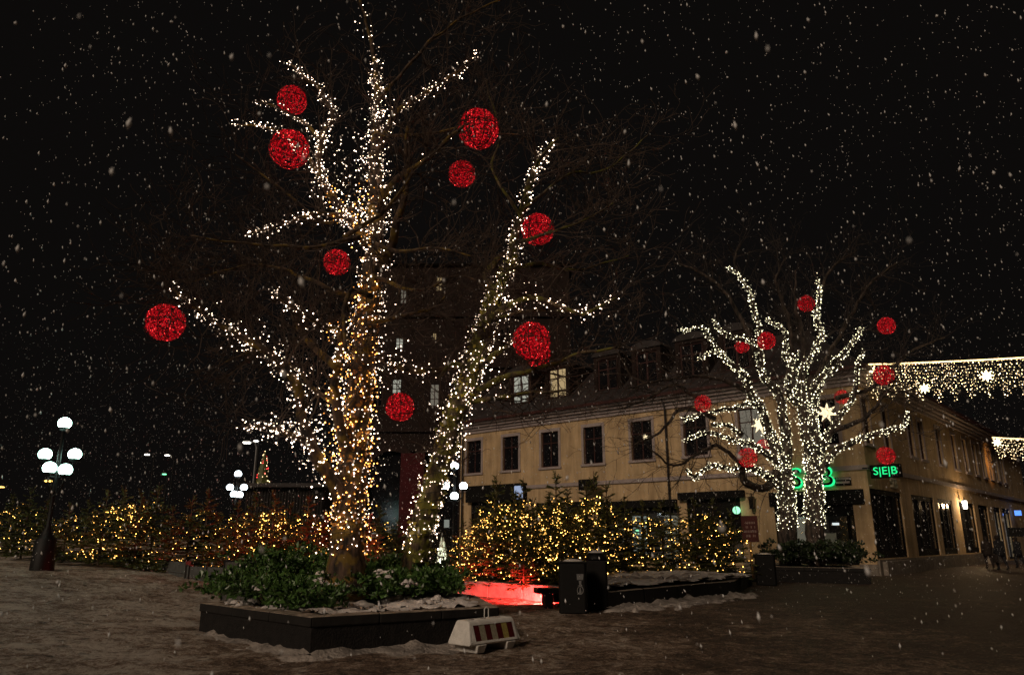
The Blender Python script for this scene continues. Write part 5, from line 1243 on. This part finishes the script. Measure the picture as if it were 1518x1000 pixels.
# ------------------------------------------------------------------ fountain
fo = thing('fountain', 'small fountain with a lit jet behind the leaning trunk', 'fountain', (P(655, 840, 33).x, 33, 0.0))
MB().lathe([(2.3, -0.1), (2.3, 0.42), (2.25, 0.48), (1.95, 0.48), (1.92, 0.30)], (0, 0, 0), 28).build('basin', 'stone_dark', fo)
MB().lathe([(1.93, 0.36), (1.93, 0.40), (0.02, 0.401)], (0, 0, 0), 28).build('water', 'water', fo, True)
b = MB()
for k in range(130):
    a = random.uniform(0, 6.3); u = random.random(); rr = 0.05 + 0.32 * u ** 2; z = 0.45 + 1.25 * (1 - u ** 1.5) * random.uniform(.75, 1); b.octa((rr * math.cos(a), rr * math.sin(a), z), random.uniform(.02, .06), 2.0)
b.build('water_jet', 'jet', fo, True, 'stuff')
MB().lathe([(0.14, 0.41), (0.14, 0.44), (0.10, 0.45)], (0, 0, 0), 12).build('basin_light', 'street_white', fo)
L = bpy.data.lights.new('fountain_light', 'POINT'); L.energy = 45; L.color = (0.9, 1, 0.75); L.shadow_soft_size = 0.1
lo = link(bpy.data.objects.new('fountain_light', L), fo); lo.location = (0, -0.7, 0.62)

# ------------------------------------------------------------------ planter of the forked tree, red sign, bin
ga, gb_ = G(1148, 862, 0), G(1292, 866, 0)
planter('stone_planter', 'low dark stone planter under the forked tree', [(ga.x, ga.y), (gb_.x, gb_.y), (gb_.x + 0.8, gb_.y + 3.4), (ga.x + 0.4, ga.y + 4.2)], 0.58)
for k, (px, w, h) in enumerate(((1165, 1.2, 1.0), (1200, 1.3, 0.9), (1235, 1.3, 1.0), (1262, 1.0, 0.7))):
    p = P(px, 850, 31.6 + 0.2 * (k % 2)); p.z = 0.5
    o = thing('evergreen_shrub', 'dark evergreen shrub under the forked tree, ' + ORD[k] + ' from the left', 'shrub', p, 0, 'shrubs under the forked tree')
    shrub_mesh(1000, w, w, h, 0.12, 90 + k).build('foliage', 'shrub_dark', o, False, 'stuff'); MB().tube([(0, 0, 0), (0.05, 0, h * .6)], [0.03, 0.01], 5).build('stem', 'twig_dark', o)
random.seed(8)
p = G(1117, 862, 0.0)
sg = thing('red_sign', 'red notice board on an ochre post beside the dark bin', 'sign', (p.x, p.y, 0), R(-12))
zz0, zz1 = P(1120, 803, p.y).z, P(1120, 764, p.y).z
MB().tube([(0, 0, 0), (0, 0, zz0 + 0.1)], 0.05, 8).build('post', 'post_wood', sg)
MB().bx(-0.30, 0.34, -0.05, 0.02, zz0, zz1).build('panel', 'sign_red', sg, bevel=0.01)
MB().bx(-0.52, -0.301, -0.05, 0.3, zz0, zz1).build('side_panel', 'fascia', sg)
b = MB()
for r_ in range(4):
    x = -0.2
    while x < 0.2:
        w = random.uniform(0.03, 0.08)
        if random.random() < 0.8: b.bx(x, x + w, -0.056, -0.051, zz1 - 0.32 - r_ * 0.17, zz1 - 0.23 - r_ * 0.17)
        x += w + 0.025
b.build('lettering', 'sign_mark', sg)
MB().lathe([(0.28, 0), (0.25, 0.08), (0.06, 0.14)], (0, 0, 0), 12).build('foot', 'stone_dark', sg)
g3 = G(1137, 868, 0.0); bin_(1137, 868, g3.y + 0.3, 0.72, 1.05, 'black litter bin between the red sign and the forked tree', False, 'flat')

# ------------------------------------------------------------------ light curtains over the side street
def curtain(pa, pb, Ya, Yb, droppx, label, cols, rows, br, stars):
    A, B = P(*pa, Ya), P(*pb, Yb); o = thing('light_curtain', label, 'light curtain', A); n = cols
    b = []; wires = MB(); e = (B - A)
    def top(u): return e * u + Vector((0, 0, -0.06 * 4 * u * (1 - u)))
    MB().tube([top(u) for u in np.linspace(0, 1, 20)], 0.03, 6).build('support_cable', 'bar_gold', o)
    for k in range(n):
        u = (k + 0.5) / n; Lh = droppx * Ya / FPX * (0.62 + 0.3 * math.sin(k * 0.45) ** 2 + random.uniform(-.08, .12)); t = top(u); m_ = max(2, int(Lh / (droppx * Ya / FPX) * rows))
        wires.tube([t, t - Vector((0, 0, Lh))], 0.006, 3, False)
        for j in range(m_): b.append(t - Vector((random.gauss(0, .03), random.gauss(0, .03), Lh * (j + random.uniform(.2, .8)) / m_)))
    wires.build('wires', 'wire', o, False, 'stuff'); bulbs('bulbs', b, br, 'bulb_curtain', o)
    for (u, dz, r_) in stars:
        s = star_mesh(8, r_, r_ * .42, .08).build('star', 'star_bright', o); s.location = top(u) - Vector((0, 0.12, dz)); s.rotation_euler = (0, 0, BROT)
curtain((1281, 540), (1640, 522), 36.0, 28.5, 58, 'nearer curtain of warm lights with stars hung across the side street', 96, 13, 0.021, ((0.03, 0.3, 0.22), (0.27, 1.25, 0.27), (0.545, 0.75, 0.29)))
curtain((1471, 648), (1640, 652), 46.0, 38.0, 36, 'further small curtain of warm lights down the side street', 60, 9, 0.026, ((0.03, 0.3, 0.3),))

# ------------------------------------------------------------------ people
def person(px, py, label, coat, stride, turn, h=1.76, bag=False):
    p = G(px, py, 0.0); o = thing('person', label, 'person', (p.x, p.y, 0), turn, None); s = h / 1.76
    me = bpy.data.meshes.new('body')
    V = [(0, 0, .96), (0, .01, 1.15), (0, .0, 1.40), (0, -.01, 1.52), (0, -.02, 1.60), (0, -.03, 1.70),
         (.10, 0, .90), (.11, -stride * .5, .50), (.11, -stride * .25, .10), (.11, -stride * .25 - .14, .045),
         (-.10, 0, .90), (-.11, stride * .45, .52), (-.11, stride * 1.0, .13), (-.11, stride * 1.0 - .13, .05),
         (.20, 0, 1.42), (.27, stride * .3, 1.14), (.26, stride * .15 - .10, .92), (.25, stride * .1 - .16, .84),
         (-.20, 0, 1.42), (-.27, -stride * .3, 1.14), (-.26, -stride * .2 - .16, .94), (-.25, -stride * .2 - .22, .86)]
    E = [(0, 1), (1, 2), (2, 3), (3, 4), (4, 5), (0, 6), (6, 7), (7, 8), (8, 9), (0, 10), (10, 11), (11, 12), (12, 13), (2, 14), (14, 15), (15, 16), (16, 17), (2, 18), (18, 19), (19, 20), (20, 21)]
    rad = [.20, .19, .19, .075, .085, .105, .12, .085, .06, .05, .12, .085, .06, .05, .095, .075, .06, .04, .095, .075, .06, .04]
    me.from_pydata([tuple(c * s for c in v) for v in V], E, []); b = link(bpy.data.objects.new('body', me), o)
    me.materials.append(M[coat])
    b.modifiers.new('skin', 'SKIN'); lay = me.skin_vertices[0].data
    for i, r_ in enumerate(rad): lay[i].radius = (r_ * s, r_ * s * (0.72 if i < 3 else 1)); lay[i].use_root = (i == 0)
    ss = b.modifiers.new('sub', 'SUBSURF'); ss.levels = 1; ss.render_levels = 2
    MB().sphere((0, -.03 * s, 1.66 * s), .118 * s, 14, 8, 1.1).build('hat', 'coat2', o, True)
    f = MB().sphere((0, -.07 * s, 1.61 * s), .088 * s, 12, 8, 1.25).build('face', 'skin', o, True)
    cb = MB().lathe([(.25 * s, .70 * s), (.245 * s, .9 * s), (.23 * s, 1.1 * s), (.24 * s, 1.35 * s), (.16 * s, 1.48 * s)], (0, 0, 0), 14); cb.v = [(x, y * .72, z) for x, y, z in cb.v]; cb.build('coat', coat, o, True)
    if bag: MB().box((0.33, 0, 0.62), (0.12, 0.34, 0.40)).build('bag', 'coat2', o, bevel=0.03)
person(1468, 843, 'person in dark coat walking at the left of the group by the lit shop', 'coat2', 0.22, R(170))
person(1486, 845, 'person in black coat in the middle of the group by the lit shop', 'coat', 0.30, R(190), 1.82, True)
person(1513, 842, 'person in dark jacket at the right edge of the picture', 'coat', 0.26, R(200), 1.74)

# ------------------------------------------------------------------ falling snow
random.seed(4)
b = MB()
def flakes(n, xr, yr, zr, r0, r1):
    for k in range(n):
        y = random.uniform(*yr); x = random.uniform(*xr); z = random.uniform(*zr)
        if z < ground_z(x, y): continue
        r_ = r0 + (r1 - r0) * random.random() ** 3; c = Vector((x, y, z)); ax = Vector((random.gauss(0.15, .15), random.gauss(0, .1), -1)).normalized() * r_ * random.uniform(1.3, 3.2); e = ax.orthogonal().normalized() * r_; f = ax.cross(e).normalized() * r_
        k0 = len(b.v); b.v.extend(tuple(q) for q in (c + ax, c - ax, c + e, c - e, c + f, c - f))
        for q in ((0, 2, 4), (0, 4, 3), (0, 3, 5), (0, 5, 2), (1, 4, 2), (1, 3, 4), (1, 5, 3), (1, 2, 5)): b.f.append(tuple(k0 + i for i in q))
flakes(1000, (-5, 6), (1.4, 6), (0, 6.5), 0.003, 0.011)
flakes(3600, (-10, 13), (6, 15), (0, 13), 0.004, 0.018)
flakes(9500, (-20, 32), (15, 38), (0, 24), 0.007, 0.030)
flakes(24000, (-24, 26), (16, 42), (0, 8.5), 0.004, 0.008)
fl = b.build('falling_snow', 'flake', None, True); fl['kind'] = 'stuff'; fl['label'] = 'snowflakes falling through the whole scene'; fl['category'] = 'snow'
